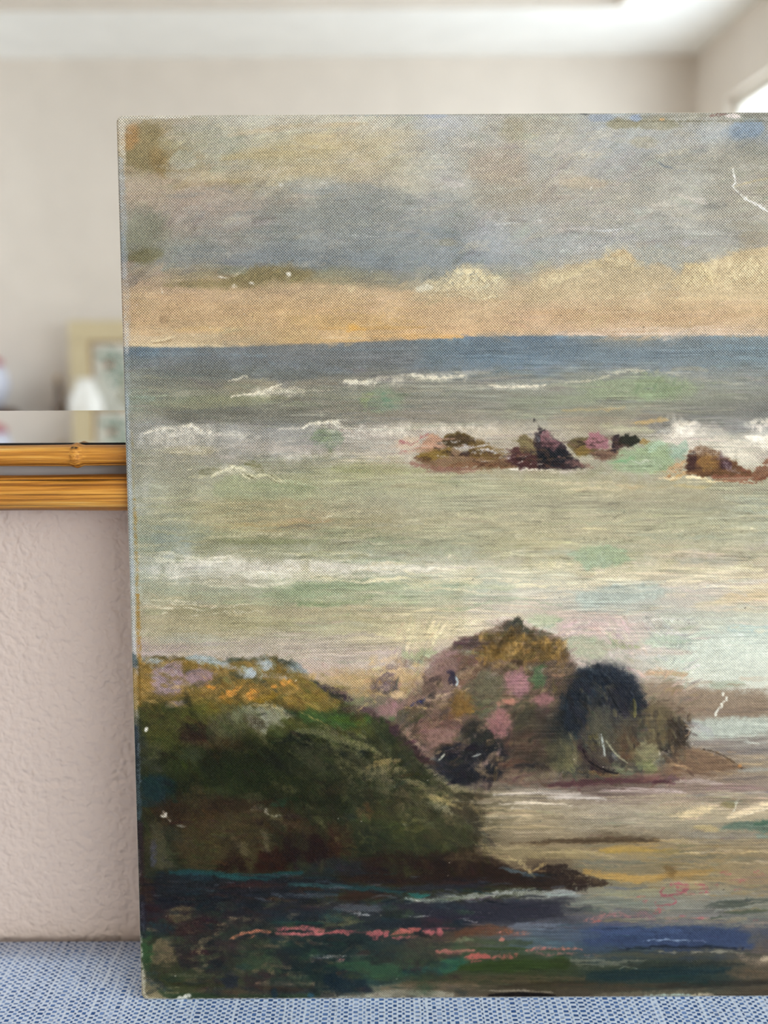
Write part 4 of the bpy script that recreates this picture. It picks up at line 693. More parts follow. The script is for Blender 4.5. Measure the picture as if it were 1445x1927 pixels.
    S('824,1430 834,1422 838,1418', 4, 'b9bdb0', .8, 2, .2, imp=.3); S('888,1424 902,1420', 4, '9aa0a0', .7, 2, .2); R(815, 1400, 960, 1480, 40, '1f2026 3a3840 45434c 2a2c34', (3, 6), (16, 40), (30, 25), .5, .3, 's', .2, 19)
    P('950,1396 990,1378 1050,1380 1046,1420 1010,1440 960,1440', '68483e', .85, 9, 4); S('960,1404 1000,1392 1030,1396', 16, '7a564c', .6, 7, .3, 'n'); S('940,1440 970,1434 984,1430', 14, '7a4c3c', .7, 6); S('970,1442 994,1440 1014,1436', 13, '2f2c33', .85, 5); S('950,1460 990,1452 1020,1456', 18, '83695a', .75, 8, .2, 'n'); S('990,1466 1030,1458 1060,1460', 12, '7b6f5c', .7, 6)
    P('722,1352 736,1354 760,1382 800,1420 812,1440 800,1442 770,1412 740,1384', '493236', .93, 4, 3, imp=.2); S('764,1384 786,1402 800,1416', 7, 'b08a74', .7, 3, .3, 'n', imp=.3); S('752,1380 772,1400 800,1430', 6, '3a2226', .7, 3)
    S('800,1440 822,1462 850,1480', 14, '8c8268', .65, 6, .35, 'n', imp=.2); S('836,1476 870,1486 900,1486', 14, '9a8c68', .7, 6, .3, 'w'); S('880,1480 920,1474 960,1478', 14, '7d6e5c', .75, 7, .2)
    R(800, 1200, 1060, 1440, 130, '5f5340 4b4036 7d6a52 8a6f66 6c5c40 98807a', (3, 7), (10, 26), (-30, 35), .5, .35, 'n', .3, 46, mask=rk)
    # dark crag
    P('1046,1372 1056,1330 1074,1286 1084,1262 1120,1252 1160,1257 1186,1274 1204,1304 1216,1334 1226,1370 1240,1420 1210,1452 1120,1462 1050,1456', '4c4940', .92, 6, 4)
    S('1052,1380 1072,1340 1090,1300 1110,1274 1150,1268 1180,1286 1198,1320 1206,1366', 32, '30333a', .85, 18, .15, 'n', imp=.2); S('1060,1360 1080,1376 1100,1340', 34, '2b323c', .8, 12); P('1146,1300 1166,1290 1184,1316 1186,1356 1172,1352 1156,1330', '34303c', .92, 5, 3); S('1090,1260 1130,1254 1170,1266', 6, '4c5258', .6, 3, .3, 'n')
    R(1050, 1262, 1210, 1380, 70, '22262c 3c434a 2a2c30 4a4f52 353a44', (2.5, 5), (10, 26), (70, 30), .55, .25, 'n', .4, 20)
    R(1060, 1265, 1300, 1450, 120, '3a3a36 55503f 2c2e30 67604a 4a4238 77694e', (3, 7), (12, 30), (75, 30), .5, .35, 'n', .25, 47, mask=inpoly('1060,1380 1090,1290 1130,1262 1190,1290 1230,1330 1290,1360 1280,1430 1060,1450'))
    for x, y, rx, ry, c, al in ((1110, 1320, 40, 40, '383a3a', .6), (1075, 1365, 30, 26, '2d323a', .7), (1150, 1345, 30, 40, '4a4840', .6), (1125, 1400, 36, 30, '55513f', .6), (1195, 1350, 22, 44, '413c34', .6), (1225, 1390, 26, 40, '5c523c', .6), (1060, 1420, 30, 20, '5c583f', .6), (1245, 1345, 30, 22, '66563e', .55)): E(x, y, rx, ry, c, al, 0, 1.0, .25, 'n', .7, imp=.1)
    S('1191,1314 1194,1330 1193,1350', 7, '6c653a', .92, 2.5, imp=.3); P('1100,1366 1120,1330 1142,1318 1158,1340 1176,1366 1182,1400 1176,1440 1120,1440 1104,1400', '5d594a', .82, 9, 4); S('1142,1296 1152,1316 1166,1340', 3, '17181b', .9, 1.5, imp=-.3); S('1120,1340 1126,1370 1124,1400', 12, '6c6850', .6, 6, .2, 'n')
    P('1030,1400 1052,1388 1076,1392 1094,1410 1096,1440 1060,1450 1034,1444', '706b4a', .85, 8, 4, imp=.1); P('1166,1386 1190,1380 1204,1398 1194,1420 1184,1438 1170,1420', '5a4330', .85, 6, 3); P('1108,1386 1126,1382 1132,1408 1120,1416 1110,1406', '5b5228', .8, 5, 2)
    P('1078,1392 1096,1396 1104,1420 1134,1436 1156,1448 1130,1458 1100,1446', '3a2a2c', .88, 5, 3); S('1094,1408 1106,1430 1140,1450 1166,1456', 3, '1f1618', .85, 1.6); S('1104,1402 1124,1424 1146,1436', 3, '2a1c20', .8, 1.6); S('1100,1398 1130,1410 1150,1430', 4, '4f3a3c', .6, 2)
    S('1130,1382 1134,1400 1137,1420', 5, 'a9b2ae', .88, 2, .15, 'n', imp=.4); S('1138,1392 1156,1416 1178,1434', 5, '8b8b72', .75, 2.5, .2, 'n', imp=.3); S('1134,1422 1150,1418 1160,1430', 8, '85848a', .6, 4, .3, 'n'); P('1140,1430 1170,1436 1196,1448 1188,1460 1160,1456', '6c7054', .8, 6, 3); E(1146, 1428, 8, 8, '3a2a33', .8)
    P('1206,1340 1226,1318 1262,1332 1270,1360 1256,1404 1230,1412 1210,1384', '685b40', .88, 7, 4, imp=.1); S('1216,1330 1222,1360 1216,1396', 12, '5c5038', .6, 6, .2, 'n'); S('1240,1350 1248,1376 1246,1400', 12, '77693c', .6, 6, .2, 'n'); S('1230,1316 1260,1326 1284,1344', 14, '75604e', .7, 8, .3, 'n')
    P('1256,1366 1268,1346 1288,1354 1300,1376 1292,1396 1286,1426 1270,1436 1258,1408', '3b3026', .9, 5, 3, imp=.2); R(1256, 1345, 1302, 1410, 26, '6b5540 2b221c 8a6c48 4a3b2e', (2, 4), (10, 26), (60, 16), .6, .2, 'n', .4, 21); S('1290,1362 1297,1374 1290,1386', 4, 'c2a077', .8, 2, .3, 'n', imp=.4); S('1268,1392 1264,1420', 6, '9a8664', .7, 3, .2, 'n'); S('1232,1406 1250,1412 1264,1420', 3, '1f1814', .85, 1.5)
    P('1196,1412 1206,1396 1236,1404 1240,1430 1236,1450 1206,1446 1194,1430', '837d5c', .88, 6, 3, imp=.2); P('1194,1430 1220,1424 1238,1440 1230,1456 1206,1450', '686c44', .8, 6, 3); S('1238,1414 1240,1436', 4, 'b9b29c', .75, 2, .2)
    P('1244,1432 1280,1408 1320,1408 1350,1420 1380,1434 1396,1446 1360,1452 1300,1456 1250,1454', '785d46', .88, 6, 3); S('1324,1410 1352,1418 1380,1434 1395,1446', 3, '40301f', .8, 1.6); E(1392, 1442, 4, 3, 'c28040', .9); R(1246, 1412, 1390, 1458, 40, '8e7152 6b5240 9c805c 5a4436', (2, 4), (24, 60), (8, 5), .5, .35, 's', .3, 22)
    S('1090,1450 1130,1456 1170,1462', 9, '8a6a38', .6, 4, .3); S('1030,1478 1090,1474 1170,1468 1260,1470', 13, '58383a', .88, 5, .15); S('1180,1462 1240,1462 1290,1468', 10, '6d5048', .75, 5, .2); S('1270,1474 1310,1470 1360,1476', 9, 'a79690', .6, 4, .4)

def paint_near_water():
    S('930,1494 1000,1490 1090,1492', 12, '9a8d80', .7, 6, .25); S('1030,1500 1090,1498 1140,1504', 10, 'b3a8a0', .75, 5, .3, imp=.2); S('1130,1488 1200,1486 1280,1490', 12, 'a2908a', .7, 6, .3); S('1330,1484 1390,1482 1446,1488', 14, '8b706c', .7, 6, .2); S('1290,1498 1370,1494 1446,1490', 5, '6f6e74', .6, 3, .3)
    S('940,1512 1010,1510 1080,1514', 7, 'c8b9a4', .7, 3, .4, imp=.2); S('960,1520 1000,1522', 5, 'cbbfae', .6, 3, .4); R(900, 1488, 1446, 1570, 130, 'a39479 94886f b3a284 8d8370 a89a84 9c8f74 7f7866', (2.5, 6), (40, 130), (0, 3), .45, .4, 's', .2, 23)
    P('1256,1534 1290,1526 1320,1512 1350,1516 1332,1532 1300,1544', 'c7b188', .8, 6, 3, .15, 'n', imp=.3); S('1370,1540 1410,1524 1446,1512', 12, 'd3bd99', .75, 5, .3, imp=.3); S('1400,1534 1446,1520', 5, 'e0cfae', .7, 2.5, .3, imp=.3); S('1310,1556 1340,1560 1354,1562', 12, 'b09a68', .7, 5); E(1372, 1514, 16, 6, '7a7048', .75); S('1380,1532 1386,1514 1390,1504', 2, 'd6d4c0', .75, 1)
    P('1356,1560 1370,1550 1410,1546 1446,1542 1446,1566 1400,1562', '566b5c', .85, 6, 3); S('1420,1552 1446,1546', 8, '3c5a48', .75, 4, .3); S('1420,1572 1446,1574', 10, '6a8078', .6, 5); S('1280,1568 1350,1574 1420,1572', 14, '857f74', .6, 7, .3)
    S('1020,1584 1090,1582 1160,1580 1240,1582', 10, '55442f', .82, 5, .2); S('960,1586 1010,1588 1060,1586', 7, '5f4c34', .7, 4, .3); S('1130,1600 1190,1598 1260,1596', 14, '9b7c3a', .75, 6, .3, imp=.1); S('1230,1604 1290,1600', 8, '827444', .6, 5); S('1280,1596 1350,1588 1446,1592', 10, '8a7a60', .55, 6, .35)
    S('900,1600 960,1604 1020,1600', 26, '8c7d58', .5, 12, .2); S('1000,1612 1080,1606 1150,1616', 16, '948356', .6, 8, .35, 'w'); S('1080,1624 1150,1626 1210,1624', 14, '656558', .7, 6, .4); S('1220,1622 1320,1616 1446,1618', 14, '6f6a58', .6, 7, .4); R(1130, 1580, 1446, 1690, 110, '8d7a56 726a54 9a8050 666252 a88a58 7a7060 866f48', (2, 5), (30, 110), (0, 3), .5, .4, 's', .2, 24)
    S('1100,1640 1150,1650 1210,1654 1250,1648', 16, 'a58244', .85, 5, .25, imp=.2); S('1240,1650 1300,1644 1340,1640', 14, '96743c', .7, 6, .35); S('1250,1632 1268,1640 1262,1650', 12, '6a5028', .6, 6)
    P('985,1660 1010,1640 1030,1628 1062,1626 1090,1640 1120,1654 1150,1664 1100,1676 1020,1676', '33261f', .9, 5, 4, .1, 'n'); S('1080,1646 1110,1656 1140,1662', 9, '5c4a34', .6, 4, .5, 'n'); S('940,1634 970,1640 1000,1650', 6, '4c5c64', .75, 3, .3); S('960,1612 990,1632 1004,1650', 8, 'b09a68', .7, 4, .4, 'n'); S('1004,1640 1014,1632 1030,1624', 7, 'b3975c', .6, 3, .4, 'n')
    S('1140,1668 1180,1672 1220,1668', 7, '5c6068', .6, 4, .3); S('1130,1684 1200,1680 1280,1676', 13, '85876c', .65, 6, .3); S('1030,1684 1060,1680 1090,1686', 13, '8f9896', .8, 5, .25, 'w', imp=.2)
    S('1080,1700 1150,1700 1230,1704', 14, '7b8678', .6, 6, .3); S('1060,1712 1110,1708', 9, '3f4244', .7, 5, .2); S('1100,1712 1150,1716', 10, '505a50', .6, 6, .3); R(1100, 1690, 1446, 1745, 70, '78786c 666a66 85806c 5c6260 7d7a70', (2, 5), (30, 100), (-1, 3), .5, .4, 's', .2, 25)
    S('1330,1706 1390,1700 1446,1694', 14, '454c42', .7, 5, .3); S('1340,1716 1400,1706 1446,1700', 4, '8b8f84', .7, 2, .25); S('1340,1726 1400,1716 1446,1712', 7, '3f4a38', .6, 3, .3)
    # vermilion remains of the signature
    c = '9e505a'
    S('1244,1668 1249,1672 1244,1680 1252,1685 1270,1683 1284,1682', 5, c, .85, 2, .15, 'n', 1.2, .2); S('1262,1664 1276,1663 1290,1666 1293,1673 1284,1678 1272,1676', 6, c, .85, 2.5, .2, 'n', 1.2, .2); S('1270,1670 1288,1672', 5, 'a34a54', .7, 2, .3, 'n')
    S('1284,1682 1310,1681 1330,1679', 3, 'ab5058', .75, 1.5, .35, 'n'); S('1308,1664 1320,1666 1330,1670 1316,1674 1334,1678', 5, 'aa505a', .7, 2.5, .4, 'n'); S('1264,1688 1270,1694 1268,1700 1258,1704 1246,1703', 4.5, c, .85, 2, .15, 'n', 1.2, .2); S('1230,1698 1238,1704 1250,1704', 4, 'ab4a54', .8, 2, .3, 'n')
    for x, y, w in ((1208, 1688, 7), (1216, 1697, 5), (1362, 1641, 9), (1370, 1645, 7), (1392, 1659, 7), (1387, 1675, 6), (1424, 1641, 7), (1432, 1646, 5), (1240, 1712, 7), (1236, 1718, 5), (1285, 1725, 4), (1318, 1729, 7), (1322, 1726, 4), (1420, 1732, 6), (1350, 1666, 6)): S('%d,%d %d,%d' % (x-w, y, x+w, y-1), 4, 'a85058', .65, 2, .45, 'n')
    S('1100,1732 1120,1728 1150,1722', 9, 'a06a68', .7, 4, .45, 'n', imp=.2); S('1130,1718 1160,1720 1180,1726', 12, 'a5696c', .65, 5, .5, 'n'); S('1180,1726 1210,1722 1232,1728', 14, '8d6468', .6, 6, .45, 'n'); S('1250,1732 1275,1730', 8, '8c6f72', .6, 4, .4, 'n'); S('1115,1733 1130,1732', 5, 'b06058', .7, 2.5, .3, 'n')
    # blue pool
    P('1090,1748 1140,1742 1200,1744 1300,1740 1400,1750 1422,1764 1416,1782 1300,1784 1180,1780 1100,1776', '384666', .85, 8, 4); S('1130,1756 1200,1752 1280,1752', 14, '465a80', .5, 6, .3); S('1200,1771 1250,1768 1330,1772', 3, '7f93b0', .7, 1.6, .45, imp=.2); S('1180,1784 1270,1782 1400,1784', 5, '20242e', .7, 3, .2); S('1000,1756 1060,1752 1120,1760', 24, '4a5868', .65, 10, .25); S('1020,1778 1080,1776', 12, '456072', .6, 6, .25)
    S('1410,1770 1440,1764', 20, '5c5a54', .6, 8, .4, 'n'); S('1400,1744 1446,1736', 9, '85736a', .6, 5, .4, 'n')
    # dark foreground, left
    P('284,1644 330,1636 420,1646 540,1650 640,1656 680,1668 560,1700 400,1704 290,1700', '1f2028', .8, 10, 4); S('322,1640 390,1642 440,1650 500,1650 545,1644 566,1644', 12, '1e4648', .88, 5, .05, imp=.1); S('540,1664 590,1666 660,1668', 8, '2b4e50', .8, 4, .1); S('420,1668 480,1664 530,1668', 12, '3a2020', .75, 7, .2, 'n'); S('340,1650 400,1654', 14, '20323a', .6, 8)
    S('510,1682 560,1685 636,1684', 10, '3f4650', .8, 4, .1); S('500,1692 560,1694', 8, '3d2514', .7, 4); S('290,1694 360,1696 420,1692', 14, '1a1822', .7, 7); S('370,1706 410,1702 420,1712', 16, '1a3238', .7, 7, .2)
    P('262,1640 290,1660 300,1720 280,1750 262,1740', '331a1c', .6, 12, 4); P('300,1728 320,1708 350,1702 372,1712 356,1728 334,1738', '5d5038', .8, 7, 4, .15, 'w'); P('285,1724 310,1716 330,1740 400,1722 420,1744 350,1760 290,1750', '321e21', .8, 8, 4, .15, 'w'); S('340,1748 380,1740 420,1742', 9, '74604a', .5, 5, .65, 'w'); S('405,1762 420,1742 450,1728', 16, '7d6b50', .65, 6, .6, 'w'); S('430,1726 455,1728', 4, '9a886a', .6, 2, .5, 'w')
    S('480,1716 540,1724 600,1726', 18, '272c34', .7, 8, .1); S('410,1710 450,1712', 7, '66583c', .5, 4, .6, 'w')
    P('600,1730 616,1720 650,1722 680,1734 650,1744 614,1742', '5c5c3e', .7, 7, 4, .2, 'w'); S('510,1736 560,1736 610,1738', 7, '1f4038', .7, 4)
    S('432,1764 448,1760 462,1756', 7, 'bd7050', .93, 2.5, .05, 'n', 1.5, .5); S('462,1757 484,1752 508,1754', 7, 'bd6a50', .93, 2.5, .12, 'n', 1.5, .5); S('470,1766 480,1762', 5, 'a86450', .7, 3, .3, 'n'); S('486,1772 512,1770', 5, '8c7460', .6, 3, .6, 'w')
    S('520,1748 560,1746 612,1750', 8, 'a6545a', .9, 3, .3, 'n', 1.5, .4); S('518,1756 560,1758 612,1756', 8, 'a8585c', .93, 3, .12, 'n', 1.5, .5); S('590,1752 612,1752', 10, 'b05a5c', .85, 3, .1, 'n', imp=.5); S('614,1756 640,1754 672,1752', 6, 'a84a50', .8, 3, .4, 'w', imp=.3); S('520,1764 545,1764', 5, 'a58a80', .6, 3, .55, 'w')
    P('500,1770 600,1762 680,1768 660,1800 640,1850 600,1868 520,1830', '1d2a2b', .7, 14, 5); S('585,1800 620,1800 648,1798', 6, 'b2a9ac', .75, 3, .5, 'w', imp=.3); S('582,1806 610,1804', 5, 'a86a74', .75, 3, .45, 'w', imp=.3); S('636,1810 646,1806', 8, 'c07078', .9, 3, .1, 'n', imp=.5); S('650,1800 690,1798', 5, '8c7478', .5, 3, .6, 'w')
    P('264,1752 284,1750 292,1790 280,1830 268,1826', '2e4a2c', .85, 6, 3); P('290,1780 300,1764 326,1766 328,1808 300,1816 286,1806', '6a5c44', .8, 5, 4, .3, 'w'); S('292,1764 280,1778', 12, '2f2c22', .7, 6, .2); P('336,1770 400,1768 430,1800 400,1830 340,1820 330,1796', '2a2428', .75, 9, 5, .1, 'w'); S('360,1792 380,1788 392,1804', 10, '371c22', .75, 5)
    S('400,1780 430,1784', 10, '4c4a34', .6, 6, .3, 'w'); E(485, 1812, 40, 26, '36492f', .7, 0, .9, .15); S('500,1802 520,1810 530,1830', 14, '3c5236', .6, 6, .2, 'w'); R(268, 1740, 640, 1860, 120, '2a3a2c 3f3c30 23282c 4a4434 33292c 1f2e2c', (3, 7), (12, 40), (10, 35), .5, .4, 'w', .15, 26)
    S('320,1834 380,1836 440,1832', 8, '6d6a58', .5, 5, .55, 'w'); P('416,1842 432,1830 450,1836 446,1858 424,1862', '232833', .85, 5, 3); P('450,1836 500,1828 508,1834 490,1862 460,1860', '33262a', .75, 6, 3, .15, 'w'); S('480,1852 530,1850 590,1852', 7, '7d6450', .7, 4, .45, 'w'); S('484,1858 540,1862 590,1858', 10, '3a2a20', .6, 5)
    P('268,1828 284,1840 306,1856 330,1884 268,1884', '8d8064', .8, 6, 3, .15, 'w'); S('290,1844 330,1852 420,1856', 12, '33361f', .8, 5); S('300,1864 330,1876 440,1874', 14, '31442c', .85, 6); S('300,1858 320,1860 336,1858', 6, 'b3ad90', .55, 3, .55, 'w'); S('310,1870 335,1868', 5, '857c60', .6, 3, .4, 'w')
    S('450,1874 520,1878 600,1872', 12, '2f442e', .75, 6); E(517, 1872, 6, 10, '1f3a50', .7); E(585, 1874, 8, 7, '28506c', .7); P('606,1830 650,1818 690,1840 700,1868 640,1872 610,1860', '172732', .85, 9, 4, .05, 'w')
    R(268, 1690, 860, 1870, 260, '20282a 2c2a26 35402c 1c2328 3c2c2a 4a4436 2a3a30 574c3a 1d3030 402628', (4, 10), (12, 46), (4, 22), .5, .45, 'w', .15, 48)
    R(280, 1650, 900, 1720, 90, '1c1e26 2a2226 22303a 352420 2c2c34', (4, 9), (24, 70), (2, 7), .5, .35, 'w', .1, 49)
    # dark foreground, middle
    S('640,1668 700,1674 760,1678', 12, '1f3d42', .8, 5, .1); S('560,1672 610,1674', 6, '3a2616', .6, 4); S('640,1690 700,1684 750,1690', 16, '36241a', .85, 6); S('760,1672 840,1668 920,1662', 14, '2c2d36', .75, 7); S('820,1664 900,1656 980,1660', 10, '33231f', .7, 5, .2)
    S('764,1690 800,1694 850,1691 900,1685 960,1680', 11, '7d827b', .85, 4, .2, 'w', imp=.2); S('770,1684 790,1686 806,1684', 8, '25605c', .85, 4); S('920,1684 980,1678 1050,1682', 12, '8b8f8a', .75, 5, .35, 'w', imp=.2); S('880,1694 920,1691 936,1689', 3, '5f5060', .75, 1.6); S('764,1690 776,1692 790,1696', 2, 'b9bdb5', .7, 1)
    P('740,1700 820,1698 940,1694 1050,1696 1060,1724 960,1738 860,1734 780,1732', '2c2b35', .75, 10, 4); S('630,1710 680,1708 740,1712', 14, '4c5159', .75, 5, .15); S('655,1720 680,1720 704,1723', 2.4, '8b8f96', .75, 1.2, .2); S('752,1722 780,1725 806,1724 812,1716', 2, '7c7d84', .75, 1.1); S('800,1702 880,1714 940,1718', 2.2, '4c4a54', .6, 1.4)
    S('858,1728 880,1730 896,1736', 3, '8d8890', .6, 2, .4, 'n'); S('690,1742 750,1738 820,1740', 18, '23282f', .8, 7); S('636,1760 690,1768 700,1790', 20, '22302f', .7, 9)
    S('630,1753 650,1756 668,1754', 7, '9e5456', .85, 3, .3, 'n', imp=.3)
    for x, y in ((697, 1758), (711, 1756), (724, 1757), (804, 1753), (812, 1756), (828, 1755), (826, 1750), (704, 1762)): E(x, y, 6, 6, '9c5054', .9, 0, .6, .15, 'n', imp=.5)
    S('738,1756 760,1752 790,1750', 9, 'a6544e', .93, 3, .12, 'n', 1.5, .5); S('742,1764 770,1762 786,1760', 5, 'b45560', .8, 2.5, .35, 'n', imp=.4)
    S('860,1756 910,1750 960,1752', 20, '5c3a26', .75, 8, .2, 'w'); S('930,1754 970,1756 1000,1758', 8, 'a05c48', .6, 4, .6, 'w', imp=.2); E(944, 1768, 5, 4, 'b06a5c', .8); E(940, 1754, 4, 3, 'b06a5c', .7)
    S('960,1744 1010,1742 1050,1746', 14, '5a6070', .65, 7, .2); S('960,1776 1010,1776 1050,1780', 20, '4c5e68', .65, 8, .2); S('870,1768 920,1772 1000,1774', 12, '3c4630', .7, 6, .3); S('880,1784 940,1786 1000,1784', 5, '33421f', .7, 3, .3); S('720,1790 790,1784 850,1778', 20, '33382f', .6, 9, .3, 'w'); S('860,1770 890,1768', 9, '6f7860', .5, 5, .5, 'w')
    S('825,1791 860,1790 890,1788', 7, 'a96058', .85, 3, .25, 'n', imp=.3); S('878,1802 900,1798 922,1800', 11, 'ad564e', .93, 4, .1, 'n', 1.5, .5); S('885,1808 905,1808', 5, 'a85050', .8, 3, .3, 'n'); S('924,1802 950,1800 974,1798', 10, 'a85c50', .8, 4, .45, 'n', imp=.4); S('990,1788 1020,1784 1060,1788', 7, 'a66058', .8, 3, .35, 'n', imp=.3); S('1050,1786 1080,1784 1094,1788', 5, 'b06a58', .8, 2.5, .3, 'n', imp=.3); S('1100,1796 1130,1798', 3, '9a6a58', .6, 2, .5, 'n'); S('1000,1794 1050,1796 1090,1794', 5, '8c5c5a', .6, 3, .45, 'n')
    S('640,1816 720,1826 800,1826', 24, '2e4c36', .75, 9, .15, 'w'); S('828,1826 850,1816 872,1808', 26, '2c5e48', .8, 9, .1, 'w'); S('760,1830 800,1824 830,1832', 14, '20464a', .6, 7, .2, 'w'); S('870,1822 950,1818 1060,1814', 22, '33441b', .8, 9, .15); S('660,1838 740,1842 800,1836', 10, '36462c', .6, 6, .3, 'w'); S('700,1812 740,1802', 14, '2c302c', .7, 7)
    S('760,1850 880,1846 1000,1844 1100,1842', 14, '544832', .7, 7, .3); S('720,1862 800,1858 900,1856', 16, '6d5d48', .7, 7, .3); S('940,1856 1040,1852 1140,1850', 10, '3a3224', .65, 6, .35); S('880,1868 960,1864 1040,1868', 4, '9a9080', .6, 2, .4); S('690,1874 760,1870 850,1872', 16, 'a5a18e', .7, 6, .35, 'w'); S('850,1878 900,1878 930,1880', 4, 'cdbfa6', .75, 2, .3, 'n'); S('920,1873 980,1871 1044,1874', 8, '191210', .9, 3, .15); S('640,1876 700,1878', 7, 'a9b0a8', .6, 3, .5, 'w')
    # dark foreground, right
    P('1070,1804 1140,1798 1220,1806 1180,1818 1090,1820', '75776a', .55, 7, 4, .4, 's'); S('1040,1812 1066,1812', 26, '34401c', .75, 8); S('1120,1800 1220,1796 1340,1792 1446,1800', 14, '4c4a3c', .65, 7, .3); S('1240,1792 1330,1790 1400,1794', 4, '9a9684', .55, 2, .45)
    S('1110,1836 1180,1834 1280,1828 1370,1824', 22, '1f3438', .8, 9, .2, 'w'); S('1170,1814 1280,1816 1400,1814', 10, '2b332e', .65, 6, .3, 'w'); S('1160,1826 1180,1820 1200,1824', 3, '9aa49a', .5, 2, .4); S('1390,1800 1420,1810 1446,1806', 16, '877460', .65, 8, .5, 'w'); E(1438, 1804, 10, 6, 'b5a488', .7, 0, .8, .3, 'n'); S('1370,1830 1446,1834', 18, '655440', .6, 9, .3, 'w')
    S('1040,1856 1200,1858 1300,1850', 14, '463c2c', .65, 7, .3); S('1240,1856 1340,1852 1446,1848', 12, '2f2c26', .6, 7, .3); S('1120,1874 1200,1872 1290,1866', 12, '7c745e', .6, 6, .45, 'w'); S('1210,1876 1260,1874 1300,1873', 7, 'a3bcb4', .75, 3, .35, 'w', imp=.2); S('1300,1874 1330,1872 1350,1876', 6, 'cfc3a4', .7, 3, .5, 'n', imp=.3); S('1380,1866 1446,1862', 14, '4a4030', .6, 7, .3); S('1040,1880 1120,1878 1200,1880', 4, 'b0a890', .5, 2, .5, 'w')

def paint_accents():
    """the last, crisper layer on rocks, hill and foreground"""
    rk = inpoly('745,1350 800,1290 830,1235 910,1192 975,1168 1060,1210 1080,1260 1060,1400 1030,1460 860,1460 800,1410')
    cr = inpoly('1046,1380 1060,1320 1090,1266 1130,1254 1185,1276 1215,1320 1262,1330 1300,1370 1290,1425 1240,1452 1060,1455')
    m = inpoly(HILL)
    S('1196,1290 1150,1264 1104,1280 1074,1330 1036,1384', 44, '2b313b', .6, 26, .3, 'w'); S('1080,1340 1050,1370 1020,1392', 40, '2f353c', .5, 24, .35, 'w')
    S('960,1400 930,1430 880,1446 840,1440', 46, '2a2b32', .55, 26, .3, 'w'); E(905, 1376, 34, 18, '2e2f2d', .6, 10, 1., .3, 'w', .6); E(872, 1466, 30, 14, '26262a', .6, 10, 1., .3, 'w', .6)
    E(1060, 1420, 36, 26, '67623f', .6, 0, 1., .3, 'w', .6); E(985, 1400, 38, 18, '704b3d', .6, -10, 1., .3, 'w', .6); E(1130, 1400, 30, 40, '57533f', .5, 0, 1., .3, 'w', .6); E(1175, 1412, 18, 26, '5f4630', .6, 0, 1., .3, 'w', .6)
    DB(740, 1165, 1080, 1470, 170, '3c342a 8f7a5c a5896a 4a3c34 6c5a3a 9a7c76 2f2c2c 7c6450', (5, 17), (.25, .55), (-35, 28), .5, .4, 'w', .5, 61, mask=rk)
    DB(885, 1186, 1062, 1250, 80, 'a07a3a 7a5c2a b9924f 5a4626 8c6c34 4a3c26', (4, 16), (.35, .75), (-50, 45), .62, .42, 'w', .6, 62, mask=rk)
    for x, y, rx, ry, c in ((972, 1284, 24, 24, 'a5737d'), (936, 1362, 20, 23, 'a26b70'), (956, 1320, 15, 5, 'b67868'), (1020, 1316, 18, 9, '98696d'), (820, 1388, 34, 15, '94706a'), (835, 1248, 24, 18, '8c6c68'), (735, 1334, 24, 10, '8f6c6a'), (1012, 1278, 13, 10, '56704e'), (866, 1326, 18, 20, '80602c'), (914, 1290, 30, 22, '6a6650')): E(x, y, rx, ry, c, .75, -15, .7, .3, 'w', .8, imp=.4)
    DB(1046, 1255, 1302, 1455, 110, '1f2226 3f464c 333a44 5c5a4c 2a2a2c 66604a 3c3834', (5, 18), (.25, .5), (75, 22), .45, .4, 'w', .5, 63, mask=cr)
    DB(1060, 1256, 1215, 1330, 70, '20242a 2c343e 3a444c', (4, 16), (.35, .75), (70, 40), .62, .42, 'w', .4, 64, mask=cr)
    DB(262, 1242, 640, 1330, 110, '8f7030 5a4e28 b08a48 77602c c09a58 6f6a3c', (4, 14), (.25, .5), (8, 22), .5, .42, 'w', .5, 65, mask=m)
    DB(262, 1320, 740, 1430, 90, '2f3018 5c5a34 45502a 22241a 4f5230 33401e 402f1e', (8, 26), (.25, .5), (30, 20), .42, .4, 'w', .25, 66, mask=m, soft=1.2)
    DB(520, 1380, 900, 1560, 90, '6b6444 2a2c20 44442e 1f211a 50503a 3a3a26', (8, 28), (.2, .45), (38, 12), .45, .4, 'w', .25, 67, mask=m, soft=1.2)
    for q, w, c in (('560,1376 600,1378 650,1398 690,1412', 12, '77764f'), ('580,1398 630,1404 680,1420', 8, '5f6040'), ('640,1392 690,1404 716,1420', 9, '807a50'), ('690,1444 720,1434 750,1430', 11, '9a8450'), ('660,1462 700,1452 760,1450', 12, '6f6846'), ('760,1468 800,1480 840,1496', 12, '857a54'), ('790,1498 830,1504 870,1524', 9, 'a8955f'), ('800,1516 836,1522 860,1538', 10, '8c8466'), ('850,1508 890,1520 910,1544', 8, '8a7850'), ('836,1546 870,1560 892,1584', 9, '6f6242'), ('720,1490 770,1496 800,1512', 12, '5c563c'), ('900,1584 930,1606 960,1626', 7, '8c7a52')): S(q, w, c, .6, 5, .5, 'w', 3, .4)
    DB(262, 1480, 900, 1640, 70, '4a3a24 2c2418 33361e 241a14 3c4224 50422a', (8, 28), (.3, .7), (60, 40), .4, .4, 'w', .2, 68, mask=m, soft=1.2)
    DB(264, 1690, 880, 1876, 150, '2f4a34 1c2a30 40282f 36442c 203c40 15181e 3a382e 28323a', (8, 30), (.18, .45), (4, 10), .5, .4, 'w', .25, 69, soft=1.2)
    DB(280, 1720, 560, 1850, 36, '6b5c44 7a6a50 5c5040', (5, 16), (.2, .5), (5, 20), .55, .55, 'w', .3, 72)
